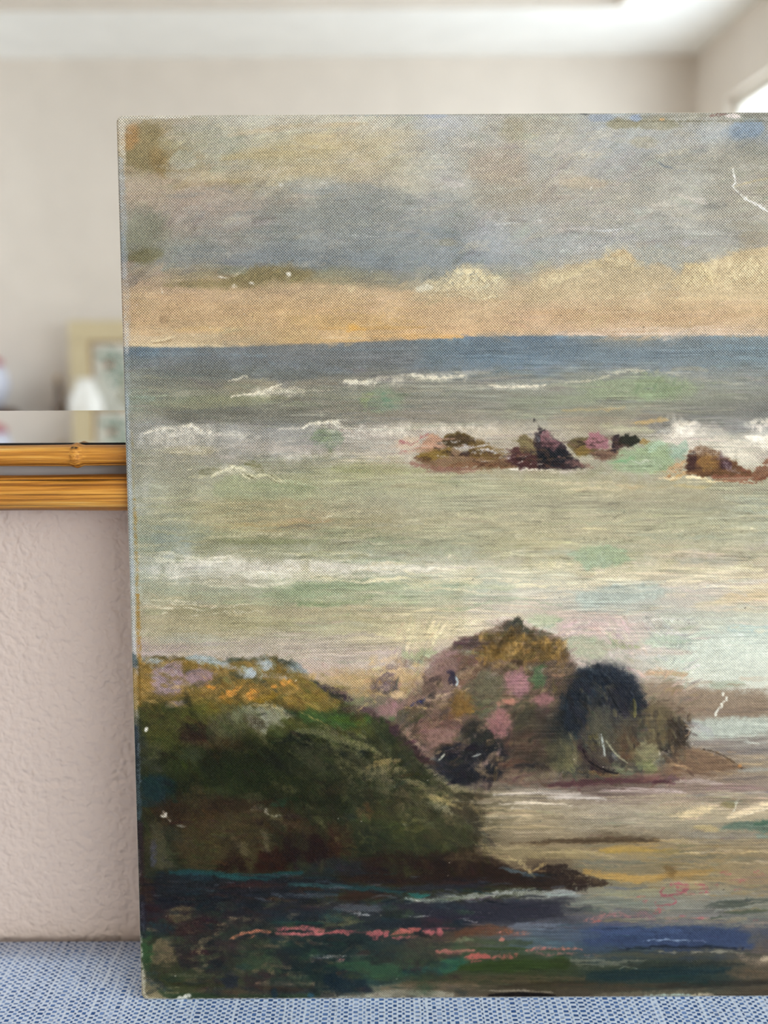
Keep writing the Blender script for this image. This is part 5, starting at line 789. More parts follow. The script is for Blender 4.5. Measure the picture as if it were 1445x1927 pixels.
    R(264, 1644, 1060, 1700, 120, '1c2028 39424c 20383e 3a2824 4c5058 15151c', (2, 5), (20, 70), (2, 6), .5, .45, 's', .3, 70, soft=2)
    DB(700, 1240, 800, 1310, 50, 'c0a070 a88c5c d0b088 8a7258 6a5860', (4, 14), (.35, .75), (-10, 20), .62, .42, 'w', .4, 71)
    for q, w, c in (('436,1763 460,1757 484,1753 508,1754', 5, 'b4684e'), ('522,1750 560,1748 610,1751', 6, 'a85560'), ('520,1757 570,1758 612,1756', 5, 'a85a5e'), ('616,1756 660,1753', 4, '964c50'), ('690,1758 724,1757', 5, '984e54'), ('740,1757 788,1751', 6, 'a85650'), ('800,1754 828,1755', 4, '944e52'), ('826,1791 890,1789', 4, '9a5c54'), ('880,1802 920,1799', 7, 'a0564e'), ('926,1801 974,1798', 5, '98584e')): S(q, w*.8, c, .5, 2, .45, 'w', 1.6, .4)
    for x, y, rx, ry, c, al in ((1140, 1370, 42, 40, '4a463a', .6), (1110, 1425, 34, 20, '4a3c34', .6), (1175, 1395, 22, 36, '55432f', .55), (1215, 1420, 24, 22, '736d4c', .55), (1240, 1370, 26, 34, '5c5038', .55), (1060, 1400, 40, 24, '55523c', .5), (1160, 1320, 26, 34, '34323a', .6), (1275, 1380, 20, 34, '3f3428', .6)): E(x, y, rx, ry, c, al, 0, 1.1, .28, 'w', .8, imp=.2)
    DB(1060, 1300, 1290, 1450, 60, '2c2a2a 6f684a 4a4238 857a58 38302c 5a4634', (4, 14), (.2, .4), (72, 16), .55, .4, 'w', .5, 73, mask=cr)
    for q, w, c in (('930,1496 1010,1492 1100,1496', 6, 'bdb0a6'), ('1030,1503 1090,1500 1140,1506', 6, 'c9bcb4'), ('1150,1488 1220,1485 1290,1492', 6, 'b5a29c'), ('950,1512 1030,1511 1080,1515', 4, 'd3c4ae'), ('1000,1586 1090,1583 1240,1583', 6, '4a3a28'), ('1130,1600 1200,1598 1260,1597', 8, 'a5843c'), ('1104,1642 1160,1651 1240,1651', 9, 'ad8846'), ('900,1560 980,1556 1060,1560', 10, 'a8946c'), ('1290,1530 1340,1520', 7, 'd0ba8e'), ('1372,1540 1410,1526 1446,1514', 7, 'd8c49e')): S(q, w, c, .6, 3, .4, 's', 2, .5)
    # whitecaps and knife touches restated
    for x, y, rx, ry in ((515, 738, 56, 8), (690, 719, 50, 8), (800, 710, 64, 6), (610, 801, 46, 8), (345, 811, 64, 9), (330, 822, 50, 14), (420, 818, 50, 7), (560, 858, 60, 6), (960, 727, 60, 5), (700, 812, 60, 9), (860, 806, 60, 8), (1285, 812, 34, 22), (1360, 842, 50, 16), (1428, 812, 24, 20), (440, 884, 40, 7), (560, 1068, 110, 12), (400, 1062, 70, 10), (330, 1070, 40, 12)): E(x, y, rx, ry, 'd3ccbf', .5, 0, 1.2, .42, 'w', .9, imp=.3)
    for x, y, rx, ry, r_ in ((1312, 520, 34, 22, -20), (1400, 512, 44, 22, -10), (1170, 488, 30, 12, 15), (880, 532, 46, 14, -8), (905, 520, 26, 12, 10), (1060, 520, 40, 10, -15)): E(x, y, rx, ry, 'd6c59c', .6, r_, .9, .3, 'n', .9, imp=.8)
    for x, y, rx, ry, c in ((340, 470, 60, 20, '868a86'), (560, 470, 90, 20, '7f878c'), (700, 492, 80, 18, '79838a'), (640, 410, 90, 16, '8d918f'), (270, 478, 32, 16, '6f6a4a'), (270, 430, 34, 26, '80816f')): E(x, y, rx, ry, c, .4, 0, 1.2, .3, 'w', .8)
    for q, w in (('440,744 476,741 505,732 529,723', 3.2), ('474,741 510,738 545,736', 7), ('650,718 676,720 706,721', 8), ('766,706 790,709 830,711 870,708', 5), ('568,806 586,798 610,796 640,798', 6), ('342,806 358,800 374,811 398,815', 6), ('272,816 300,808 330,807', 5), ('400,894 428,883 442,879 458,886', 5), ('1266,824 1280,806 1296,802', 12), ('1404,822 1428,824', 9), ('920,726 960,728 1024,725', 4)):
        S(q, w, 'e0d9ca', .75, 2, .4, 'w', 2, .7)
    for q, w, c in (('826,1430 836,1420', 4, 'b9bdb0'), ('888,1424 904,1419', 3.5, '9aa0a0'), ('1131,1382 1135,1402 1138,1422', 4, 'a9b2ae'), ('1140,1394 1158,1418 1180,1436', 3, '9a987c'), ('1192,1316 1195,1332 1194,1350', 6, '6c653a')): S(q, w, c, .85, 1.6, .15, 'n', 1.2, .5)
    S('1143,1296 1153,1316 1167,1340', 2.4, '17181b', .85, 1.2); S('1096,1410 1108,1432 1142,1451 1168,1456', 2.6, '1f1618', .8, 1.4); S('850,1264 854,1276 853,1288', 8, '3c3648', .85, 3); S('857,1274 861,1283 859,1290', 3.5, 'a5b6c2', .9, 1.3, imp=.4)

def paint_edges():
    # bare ground and wear along the panel's edges
    L = lambda y: 217+(y-220)*.0296
    def edge(y0, y1, w, col, a, dry=.3, off=0., dk='w', soft=4, imp=0.):
        n = max(2, int((y1-y0)/60)); S([(L(y0+(y1-y0)*k/n)+off, y0+(y1-y0)*k/n) for k in range(n+1)], w, col, a, soft*1.6, dry, dk, 2.5, imp, .08, .3)
    edge(216, 330, 24, 'd9d0bf', 0.58, 0.29, 6); edge(225, 300, 9, 'e0d6c6', 0.50, 0.34, 12); edge(300, 520, 18, 'a4aaae', 0.54, 0.29, 6); edge(340, 400, 8, 'bcc0c0', 0.36, 0.44, 5); edge(310, 330, 4, '5a5a54', 0.43, 0.54, 11, 'n'); edge(440, 520, 10, '8f9aa4', 0.43, 0.34, 6)
    edge(500, 660, 22, 'cdc2b8', 0.54, 0.44, 6); edge(600, 660, 14, 'dcd5ce', 0.50, 0.34, 5); edge(640, 760, 14, 'a9b2b8', 0.47, 0.49, 5); edge(740, 1240, 13, 'b3bbbf', 0.61, 0.19, 4); edge(760, 860, 6, '93a0a4', 0.50, 0.24, 3); edge(1090, 1240, 13, 'd3cfc8', 0.54, 0.34, 5); edge(1000, 1090, 8, 'bcbec0', 0.43, 0.44, 4)
    edge(800, 1000, 4, '9a8858', 0.43, 0.49, 14, 'n', 2); edge(940, 1130, 6, 'a8813e', 0.54, 0.39, 15, 'n', 3); edge(1120, 1250, 8, 'a6782c', 0.61, 0.24, 15, 'n', 3)
    edge(1236, 1262, 20, '4c5a5c', 0.77, 0.05, 2); edge(1262, 1330, 18, 'b08c50', 0.72, 0.25, 4); edge(1255, 1330, 4, '6c4f1c', 0.63, 0.15, 14, 'n', 2); edge(1310, 1345, 12, 'cdb890', 0.63, 0.45, 4)
    edge(1340, 1400, 14, '8c8a88', 0.63, 0.50, 4); edge(1370, 1640, 13, '232f3c', 0.72, 0.15, 4); edge(1400, 1470, 5, '9aa0a0', 0.45, 0.60, 9); edge(1470, 1550, 8, '7a8a80', 0.45, 0.60, 6); edge(1550, 1660, 16, '2c1a1a', 0.72, 0.15, 5); edge(1600, 1700, 5, 'b9b0a4', 0.45, 0.62, 2); edge(1690, 1760, 16, '1a1a26', 0.68, 0.20, 6); edge(1700, 1752, 8, '7c8088', 0.45, 0.62, 6)
    edge(1750, 1850, 5, 'd8d6c8', 0.77, 0.47, 2, 'n', 2, .3); edge(1820, 1880, 9, 'cfc6b0', 0.72, 0.40, 4, 'n', 3, .3); E(275, 1373, 4, 6, 'ece6da', .95, 20, .5, imp=.5)
    S('270,1868 276,1878 290,1881', 10, 'cfc5ae', .8, 4, .3, 'n')
    for x, w, d in ((286, 30, .35), (350, 34, .45), (450, 80, .6), (560, 60, .62), (640, 60, .4), (700, 40, .4), (1310, 40, .45), (860, 90, .55)): S('%d,1881 %d,1880' % (x-w, x+w), 5, 'd9d6c8', .85, 2, d, 'n', 1.5, .3)
    E(351, 1875, 8, 5, 'e6e2d6', .95, -20, .5, .15, 'n', imp=.5); E(339, 1878, 5, 4, 'e0dccf', .9, 0, .5, imp=.4)
    S('217,221 280,220 360,219', 7, 'ded8cc', .8, 3, .25, 'w'); S('360,219 500,219 640,217', 6, 'c9c5b8', .6, 3, .35, 'w'); S('600,228 640,227 690,228', 5, 'd3ccba', .6, 3, .35, 'w'); S('640,217 720,216 800,216', 6, 'a2a5a6', .6, 3, .3, 'w'); S('800,218 840,217', 9, 'a9b0bd', .7, 4, .2, 'w')
    S('840,216 960,215 1080,215', 5, 'a09f96', .6, 3, .3, 'w'); S('1092,214 1108,215', 4, '5c5f60', .8, 2, .3, 'n'); S('1145,228 1260,228 1446,228', 2.4, '6c6650', .65, 1.5, .25, 'n'); S('1200,219 1280,218 1340,217', 7, '8f8a78', .6, 3, .35, 'w'); S('1336,218 1350,216 1366,215', 6, '8f6f66', .75, 3, .35, 'n'); S('1366,219 1380,218 1392,220', 8, 'efe0d8', .95, 2, .1, 'n', 1.5, .5); S('1395,218 1446,217', 9, '807c70', .65, 3, .3, 'w'); E(1245, 225, 5, 2.5, 'd0a878', .8)

def paint_picture():
    t = time.time()
    ground()
    drag(1500, 225, 215, 1450, 640, (6, 14), (16, 60), lambda x, y: -12+26*math.sin(x*.011+y*.017), .05, .5, 101, 0, .15, 'w')
    paint_sky()
    drag(1500, 235, 655, 1450, 1250, (3, 8), (24, 100), lambda x, y: -1+4*math.sin(x*.02), .05, .5, 102, .12, .3, 's')
    global SOFT
    paint_sea(); smudge(235, 640, 1460, 1000, 4, 14, 6, 30); paint_far_rocks(); smudge(700, 780, 1460, 930, 5, 9, 7, 40, 20); SOFT = 1.6; paint_mid_water(); paint_broad_water(); smudge(250, 900, 1460, 1420, 7, 24, 8, 50)
    SOFT = 1.7; paint_hill(); paint_rock()
    drag(900, 262, 1240, 920, 1640, (4, 9), (12, 34), lambda x, y: 35+40*math.sin(x*.02+y*.013), .10, .6, 110, .15, .3, 'w')
    drag(1100, 740, 1165, 1310, 1480, (3, 8), (12, 34), lambda x, y: (-35 if x < 930 else 20)+45*math.sin(x*.023+y*.01), .10, .6, 111, .25, .25, 'n')
    smudge(255, 1225, 1330, 1660, 5, 12, 11, 60)
    SOFT = 1.3; paint_near_water(); smudge(262, 1480, 1460, 1878, 5, 14, 7, 80)
    # last touches: short restated strokes, finer grain
    drag(900, 225, 215, 1450, 650, (3, 7), (12, 40), lambda x, y: -8+20*math.sin(x*.013+y*.02), .045, .45, 103, .08, .35, 'w')
    drag(1500, 245, 655, 1450, 1230, (1.5, 3.5), (20, 80), 0, .07, .5, 104, .2, .4, 's')
    drag(1000, 260, 1235, 900, 1640, (2, 5), (8, 26), lambda x, y: 35+30*math.sin(x*.02+y*.01), .10, .5, 105, .15, .35, 'n')
    drag(700, 740, 1165, 1300, 1480, (2, 4), (8, 24), lambda x, y: -30+50*math.sin(x*.023), .10, .5, 106, .3, .3, 'n')
    drag(900, 262, 1480, 1450, 1880, (1.5, 4), (14, 60), 0, .10, .5, 107, .15, .4, 's')
    paint_accents()
    # glazes that pull each passage together
    glaze('230,545 1460,535 1460,630 880,628 600,642 230,648', None, 'bfa685', .25, 24)
    glaze('960,520 1060,490 1180,462 1460,460 1460,570 960,570', None, 'c6b492', .28, 26); glaze('780,500 960,495 960,565 780,560', None, 'c8b998', .2, 16)
    glaze('236,655 620,648 900,638 1460,638 1460,690 236,692', None, '747d82', .48, 10); glaze('300,655 620,650 800,645 780,690 300,692', None, '76787a', .45, 20)
    glaze('236,690 1460,692 1460,800 236,800', (.97, .965, .93), None, 0, 30)
    glaze('255,850 1460,900 1460,1055 255,1050', (.95, .95, .885), None, 0, 50)
    glaze('262,1080 900,1080 820,1230 262,1235', (.97, .965, .92), None, 0, 40)
    glaze('760,1330 830,1240 910,1195 975,1168 1060,1210 1080,1262 1050,1400 1030,1465 870,1470 790,1400', (.93, .92, .89), None, 0, 16)
    glaze('960,1330 1050,1330 1060,1440 960,1450', (.80, .82, .80), '4c463a', .35, 30); glaze('1046,1290 1090,1262 1150,1255 1200,1290 1215,1340 1120,1340 1060,1400', (.82, .84, .88), None, 0, 24)
    glaze('255,1640 700,1655 1060,1690 1060,1740 900,1790 700,1870 255,1880', (1.10, 1.10, 1.08), None, 0, 30)
    glaze('330,1400 560,1390 700,1420 640,1520 480,1500 300,1480', (.86, .86, .8), None, 0, 40)
    varnish()
    paint_edges()
    r = random.Random(9)
    for k in range(150):      # specks of dirt and flecks of bare ground
        x, y = r.uniform(225, 1446), r.uniform(225, 1878)
        E(x, y, r.uniform(.8, 1.8), r.uniform(.7, 1.4), r.choice(('3a342c', '4a443a', 'd8d0c0')), .6, 0, .6, 0, 'n', .1)
    print('painted in %.1fs' % (time.time()-t))
# ---------------------------------------------------------------- materials of the room
def wall_paint(name, col, bump):
    t = NT(name); o = t.obj()
    n = t.noise(o, 6, 2); c = srgb(col)
    t.pb(t.ramp(n, (.3, tuple(v*.97 for v in c)), (.7, tuple(v*1.03 for v in c))), .75, .25)
    a = t.noise(o, 230, 1.5, .5, .25); b = t.noise(o, 420, 2, .5)
    t.bump(t.math('ADD', t.math('MULTIPLY', t.math('SMOOTH_MIN', a, .62, .15), 1.), t.math('MULTIPLY', b, .22)), bump)
    return t.m
M_WALL = wall_paint('beige_wall_paint', 'ded5cb', .0012)
M_FRONT = wall_paint('rosy_beige_wall_paint', 'dac4b6', .0020)
M_CEIL = wall_paint('white_ceiling_paint', 'f5f6f6', .0008)
M_TRIM = plain('white_trim_paint', 'eeece6', .4, .4, var=.02)
def floor_mat():
    t = NT('pale_oak_floor'); o = t.obj(); g = t.noise(t.scale(o, (4, 60, 1)), 3, 4)
    return t.pb(t.ramp(g, (.3, 'b3a48c'), (.7, 'cbbda6')), .4, .4)
def wood(name, a, b, sc=(3, 60, 60), rough=.4):
    t = NT(name); g = t.noise(t.scale(t.obj(), sc), 2.5, 5, .6, .4)
    t.pb(t.ramp(g, (.3, a), (.7, b)), rough, .4); t.bump(g, .0006); return t.m
M_DARKWOOD = wood('dark_walnut', '3a2418', '5c3c28')
M_GLASS = NT('window_glass')
_tr = M_GLASS.n('ShaderNodeBsdfTransparent'); _gl = M_GLASS.n('ShaderNodeBsdfGlossy'); _gl.inputs['Roughness'].default_value = .02
_lw = M_GLASS.n('ShaderNodeLayerWeight'); _fr = M_GLASS.n('ShaderNodeMath', operation='MULTIPLY_ADD'); _mx = M_GLASS.n('ShaderNodeMixShader')
M_GLASS.l(M_GLASS.math('POWER', _lw.outputs['Facing'], 5.), _fr.inputs[0]); _fr.inputs[1].default_value = .7; _fr.inputs[2].default_value = .03; M_GLASS.l(_fr.outputs[0], _mx.inputs[0]); M_GLASS.l(_tr.outputs[0], _mx.inputs[1]); M_GLASS.l(_gl.outputs[0], _mx.inputs[2]); M_GLASS.l(_mx.outputs[0], M_GLASS.out.inputs[0])

# ---------------------------------------------------------------- the room shell
WT = .16
def structure(name, bm, mat): return tag(mesh_obj(name, bm, mat), kind='structure')
structure('floor', box(X_L-WT, X_R+WT, Y_B-WT, WT, -.1, 0), floor_mat())
structure('wall_front', box(X_L-WT, X_R+WT, 0, WT, 0, CEIL), M_FRONT)
structure('wall_back', box(X_L-WT, X_R+WT, Y_B-WT, Y_B, 0, CEIL+.4), M_WALL)
def holed_wall(name, x0, x1, W):
    bm = bmesh.new(); y0, y1, z0, z1 = W
    add_box(bm, x0, x1, Y_B, y0, 0, CEIL+.4); add_box(bm, x0, x1, y1, 0, 0, CEIL+.4)
    add_box(bm, x0, x1, y0, y1, 0, z0); add_box(bm, x0, x1, y0, y1, z1, CEIL+.4)
    return structure(name, bm, M_WALL)
holed_wall('wall_right', X_R, X_R+WT, WIN_R); holed_wall('wall_left', X_L-WT, X_L, WIN_L)
# tray ceiling: a white rim round a raised field whose upright faces carry the wall colour
TX0, TX1, TY0, TY1, TH = -2.5, 1.0, -3.745, -.75, .24
bm = bmesh.new()
for a in ((X_L, X_R, Y_B, TY0-.02), (X_L, X_R, TY1+.02, 0), (X_L, TX0-.02, TY0-.02, TY1+.02), (TX1+.02, X_R, TY0-.02, TY1+.02)): add_box(bm, *a, CEIL, CEIL+.03)
ceil = structure('ceiling', bm, M_CEIL)
mesh_obj('tray_field', box(TX0-.02, TX1+.02, TY0-.02, TY1+.02, CEIL+TH, CEIL+TH+.03), M_CEIL, ceil)
for n_, a in (('tray_step', (TX0-.02, TX1+.02, TY0-.02, TY0)), ('tray_step', (TX0-.02, TX1+.02, TY1, TY1+.02)), ('tray_step', (TX0-.02, TX0, TY0, TY1)), ('tray_step', (TX1, TX1+.02, TY0, TY1))):
    mesh_obj(n_, box(*a, CEIL, CEIL+TH), M_WALL, ceil)
for side, a in (('front', (X_L, X_R, -.014, 0)), ('back', (X_L, X_R, Y_B, Y_B+.014)), ('left', (X_L, X_L+.014, Y_B+.014, -.014)), ('right', (X_R-.014, X_R, Y_B+.014, -.014))):
    structure('baseboard_'+side, box(*a, 0, .1, bev=.003), M_TRIM)
def window(name, xi, xo, W, cols):
    y0, y1, z0, z1 = W; s = 1 if xo > xi else -1; e = empty(name, ((xi+xo)/2, (y0+y1)/2, z0)); e['kind'] = 'structure'
    cx, cy = e.location.x, e.location.y
    def part(n, x0, x1, ya, yb, za, zb, m): return mesh_obj(n, box(min(x0, x1)-cx, max(x0, x1)-cx, ya-cy, yb-cy, za-z0, zb-z0, bev=.002), m, e)
    xm = (xi+xo)/2; fw = .05
    for a in ((y0, y1, z0, z0+fw), (y0, y1, z1-fw, z1), (y0, y0+fw, z0+fw, z1-fw), (y1-fw, y1, z0+fw, z1-fw)): part('window_frame', xm-.035, xm+.035, *a, M_TRIM)
    w = (y1-y0-2*fw)/cols
    for k in range(cols):
        a = y0+fw+w*k
        if k: part('mullion', xm-.03, xm+.03, a-.025, a+.025, z0+fw, z1-fw, M_TRIM)
        g = mesh_obj('pane', box(xm-.003-cx, xm+.003-cx, a+.026*(k > 0)-cy, a+w-.026*(k < cols-1)-cy, fw, z1-z0-fw), M_GLASS.m, e)
    part('window_sill', xi-s*.05, xm-s*.036, y0-.04, y1+.04, z0-.03, z0-.001, M_TRIM)
    return e
window('window_1', X_R, X_R+WT, WIN_R, 3); window('fill_window', X_L, X_L-WT, WIN_L, 2)

# ---------------------------------------------------------------- table and cloth
table = tag(empty('table', (.05, -.41, 0)), 'dark wooden table under the blue and white woven cloth', 'table')
TT = TABLE_Z-.0025
mesh_obj('tabletop', box(-.95, .95, -.4, .4, TT-.032, TT, bev=.004), M_DARKWOOD, table)
for sx in (-1, 1):
    for sy in (-1, 1): mesh_obj('leg', box(sx*.88-.032, sx*.88+.032, sy*.34-.032, sy*.34+.032, 0, TT-.032, bev=.005), M_DARKWOOD, table)
for a in ((-.848, .848, -.36, -.335), (-.848, .848, .335, .36)): mesh_obj('apron', box(*a, TT-.12, TT-.033), M_DARKWOOD, table)
for sx in (-1, 1): mesh_obj('apron', box(min(sx*.86, sx*.89), max(sx*.86, sx*.89), -.308, .308, TT-.12, TT-.033), M_DARKWOOD, table)

def cloth_mat():
    t = NT('blue_white_weave'); o = t.obj(); x, y, z = t.sep(o)
    w1 = t.noise(t.scale(o, (1, 14, 1)), 60, 2); w2 = t.noise(o, 90, 2)
    slub = t.noise(t.scale(o, (1, .02, 1)), 520, 1, .5)                  # threads of uneven thickness
    u = t.math('ADD', t.math('MULTIPLY', x, 1/.00205), t.math('MULTIPLY', t.math('SUBTRACT', w2, .5), .5))
    u = t.math('ADD', u, t.math('MULTIPLY', t.math('SUBTRACT', slub, .5), 1.5))
    col = t.math('FLOOR', u); par = t.math('MULTIPLY', t.math('MODULO', t.math('ABSOLUTE', col), 2.), .5)
    v = t.math('ADD', t.math('ADD', t.math('MULTIPLY', y, 1/.0027), par), t.math('MULTIPLY', t.math('SUBTRACT', w1, .5), .7))
    fu = t.math('ABSOLUTE', t.math('SUBTRACT', t.math('FRACT', u), .5)); fv = t.math('ABSOLUTE', t.math('SUBTRACT', t.math('FRACT', v), .5))
    warp = t.math('MULTIPLY', t.math('SUBTRACT', fu, .33), 12., clamp=True); weft = t.math('MULTIPLY', t.math('SUBTRACT', fv, .19), 12., clamp=True)
    cell = t.n('ShaderNodeTexWhiteNoise', noise_dimensions='2D'); cm = t.n('ShaderNodeCombineXYZ'); t.l(col, cm.inputs[0]); t.l(t.math('FLOOR', v), cm.inputs[1]); t.l(cm.outputs[0], cell.inputs['Vector'])
    colr = t.n('ShaderNodeTexWhiteNoise', noise_dimensions='1D'); t.l(col, colr.inputs['W'])
    tone = t.math('ADD', t.math('MULTIPLY', cell.outputs['Value'], .45), t.math('MULTIPLY', colr.outputs['Value'], .55))
    blue = t.ramp(tone, (.1, '35588f'), (.45, '4a70ac'), (.8, '7898cc'), (1., 'b4c8ea'))
    white = t.ramp(t.noise(o, 700, 2), (.3, 'd6e4f8'), (.7, 'e8f2ff'))
    m = t.math('MAXIMUM', warp, weft)
    t.pb(t.mix(m, blue, white), .8, .15)
    t.bump(t.math('ADD', m, t.math('MULTIPLY', weft, .5)), .0006, .7)
    return t.m
def cloth_mesh():
    """one sheet over the top, falling over the front and both ends in shallow folds"""
    bm = bmesh.new(); nx, ny = 130, 60; hw, drop = .956, .16; V = {}
    yb, yf = .404, -.406
    xs = [-(hw+drop)+2*(hw+drop)*k/nx for k in range(nx+1)]; ys = [yb-(yb-yf+drop)*k/ny for k in range(ny+1)]
    for i, a in enumerate(xs):
        for j, b in enumerate(ys):
            ox = max(0, abs(a)-hw); oy = max(0, yf-b); d = max(ox, oy)
            x = math.copysign(min(abs(a), hw), a); y = max(b, yf)
            fold = .008*math.sin(b*40+a*23)*min(1, d/.08)
            x += math.copysign(min(ox, .004)+(fold+.008)*(ox > 0), a)*(ox > 0); y -= (min(oy, .004)+(fold+.008)*min(1, d/.06))*(oy > 0)
            V[i, j] = bm.verts.new((x, y, TABLE_Z-max(0, d-.002)))
    for i in range(nx):
        for j in range(ny): bm.faces.new((V[i, j], V[i, j+1], V[i+1, j+1], V[i+1, j]))
    return bm
cloth = mesh_obj('tablecloth', cloth_mesh(), cloth_mat(), smooth=True); cloth.location = (.05, -.41, 0)
tag(cloth, 'blue and white basket-weave tablecloth the painting stands on', 'tablecloth')
sol = cloth.modifiers.new('thickness', 'SOLIDIFY'); sol.thickness = .0016; sol.offset = -1

# ---------------------------------------------------------------- the bamboo mirror on the wall
def bamboo_mat():
    t = NT('golden_bamboo'); o = t.obj(); x, y, z = t.sep(o)
    fine = t.noise(t.scale(o, (10, 700, 700)), 1.2, 4, .65, .2); broad = t.noise(t.scale(o, (6, 160, 160)), 1., 3, .5, .3); crack = t.noise(t.scale(o, (5, 330, 330)), 1., 2, .5, .5)
    c = t.ramp(t.math('ADD', t.math('MULTIPLY', fine, .55), t.math('MULTIPLY', broad, .45)), (.33, '4a2808'), (.42, '965a14'), (.50, 'cc842a'), (.58, 'e8a544'), (.70, 'fbd080'))
    k = t.math('MULTIPLY', t.math('SUBTRACT', crack, .62), 12., clamp=True)
    t.pb(t.mix(k, c, srgb('33200e')), .32, .5)
    t.bump(t.math('SUBTRACT', t.math('ADD', fine, broad), k), .0012)
    return t.m
M_BAMBOO = bamboo_mat(); M_NODE = plain('bamboo_node', 'a8762f', .5, .4, var=.2, sc=300)
def mirror_mat():
    t = NT('mirror_silver'); t.pb((.93, .935, .925), .0, .5, 1.); return t.m
M_MIRROR = mirror_mat(); M_BACK = plain('grey_backing_board', 'b9b2ae', .7, .2)
mx0, mx1, mz0, mz1 = -.47, .83, 1.0100, 1.905            # silvered glass, edge to edge
mirror = tag(empty('wall_mirror', ((mx0+mx1)/2, 0, .975)), 'large mirror on the wall with a double golden bamboo frame', 'mirror')
ox, oz = (mx0+mx1)/2, .975
mesh_obj('backing_board', box(mx0-.03-ox, mx1+.03-ox, -.007, -.001, mz0-.022-oz, mz1+.03-oz), M_BACK, mirror)
BW, BT, MY = .0180, math.tan(math.radians(2.3)), -.0105      # bevel width, its slope, plane of the glass
Z = lambda z: z-oz
bm = bmesh.new()
ix0, ix1, iz0, iz1 = mx0+BW-ox, mx1-BW-ox, Z(mz0+BW), Z(mz1-BW)
o4 = [(mx0-ox, Z(mz0)), (mx1-ox, Z(mz0)), (mx1-ox, Z(mz1)), (mx0-ox, Z(mz1))]; i4 = [(ix0, iz0), (ix1, iz0), (ix1, iz1), (ix0, iz1)]
f = [bm.verts.new((x, MY, z)) for x, z in i4]; b = [bm.verts.new((x, -.0072, z)) for x, z in i4]
bm.faces.new(f); bm.faces.new(b[::-1])
for k in range(4): bm.faces.new((f[k], b[k], b[(k+1) % 4], f[(k+1) % 4]))
bmesh.ops.recalc_face_normals(bm, faces=bm.faces[:])
glass = mesh_obj('mirror_glass', bm, M_MIRROR, mirror)
for k in range(4):           # the four bevelled borders, each leaning like the wedge of glass it stands for
    bm = bmesh.new(); q = (k+1) % 4
    fr = [bm.verts.new((o4[k][0], MY-BW*BT, o4[k][1])), bm.verts.new((o4[q][0], MY-BW*BT, o4[q][1])), bm.verts.new((i4[q][0], MY, i4[q][1])), bm.verts.new((i4[k][0], MY, i4[k][1]))]
    bk = [bm.verts.new((v.co.x, -.0072, v.co.z)) for v in fr]
    bm.faces.new(fr); bm.faces.new(bk[::-1])
    for j in range(4): bm.faces.new((fr[j], bk[j], bk[(j+1) % 4], fr[(j+1) % 4]))
    bmesh.ops.recalc_face_normals(bm, faces=bm.faces[:])
    mesh_obj('mirror_bevel', bm, M_MIRROR, glass)
mesh_obj('dark_gap_strip', box(mx0-ox, mx1-ox, MY-BW*BT-.0007, MY-BW*BT-.0001, Z(1.0120), Z(1.0131)), plain('near_black_gap', '221e1c', .6, .2), mirror)  # near-black strip painted in for the dark gap between glass and bamboo
def pole(L, r, nodes, seed, seg=22):
    """a length of bamboo along x: slight swell and ridge at every node, a little waviness between"""
    bm = bmesh.new(); rd = random.Random(seed); rings = []
    xs = sorted(set([k*L/90 for k in range(91)]+[n+d for n in nodes for d in (-.006, -.004, -.0025, -.0012, 0, .0012, .0025, .004, .006) if 0 < n+d < L]))
    ph = rd.uniform(0, 6)
    for x in xs:
        q = r*(1+.02*math.sin(x*31+ph)+.012*math.sin(x*83+ph*2))
        for n in nodes: q += r*(.20*math.exp(-((x-n)/.0016)**2)-.05*math.exp(-((x-n-.0045)/.0016)**2)+.05*math.exp(-((x-n)/.012)**2))
        rings.append([bm.verts.new((x, q*math.cos(2*math.pi*k/seg)*(1+.02*math.sin(3*k+x*9)), q*math.sin(2*math.pi*k/seg)*(1+.015*math.cos(2*k+x*7)))) for k in range(seg)])
    for a, b in zip(rings, rings[1:]):
        for k in range(seg): bm.faces.new((a[k], b[k], b[(k+1) % seg], a[(k+1) % seg]))
    bm.faces.new(rings[0]); bm.faces.new(rings[-1][::-1])
    bmesh.ops.recalc_face_normals(bm, faces=bm.faces[:])
    return bm
R_OUT, R_IN = .0084, .0047
Y_OUT, Y_IN = -.0168, -.0165
zo, zi = .9905, 1.0078       # heights of the two bottom poles
gap = zi-zo
def rail(name, start, direction, L, r, nodes, seed):
    o = mesh_obj(name, pole(L, r, nodes, seed), M_BAMBOO, mirror, smooth=True)
    o.location = (start[0]-ox, start[1], start[2]-oz)
    o.rotation_euler = (0, -math.pi/2, 0) if direction == 'z' else (0, 0, 0)
    return o
xl, xr_, zt = mx0-gap+.002, mx1+gap-.002, mz1+gap-.002
rail('outer_pole', (xl-.02, Y_OUT, zo), 'x', xr_-xl+.04, R_OUT, [.02+.118, .49, .86, 1.2], 1); rail('outer_pole', (xl-.02, Y_OUT, zt), 'x', xr_-xl+.04, R_OUT, [.2, .55, .93, 1.25], 2)
rail('outer_pole', (xl, Y_OUT, zo+R_OUT), 'z', zt-zo-2*R_OUT, R_OUT, [.15, .42, .7], 3); rail('outer_pole', (xr_, Y_OUT, zo+R_OUT), 'z', zt-zo-2*R_OUT, R_OUT, [.22, .5, .78], 4)
nodex = -.1408                # the knot that shows beside the painting
il, ir, it = mx0+.0022, mx1-.0022, mz1-.0022
rail('inner_pole', (il-.004, Y_IN, zi), 'x', ir-il+.008, R_IN, [nodex-il+.004, .12, .62, .9, 1.17], 5); rail('inner_pole', (il-.004, Y_IN, it), 'x', ir-il+.008, R_IN, [.3, .66, 1.0], 6)
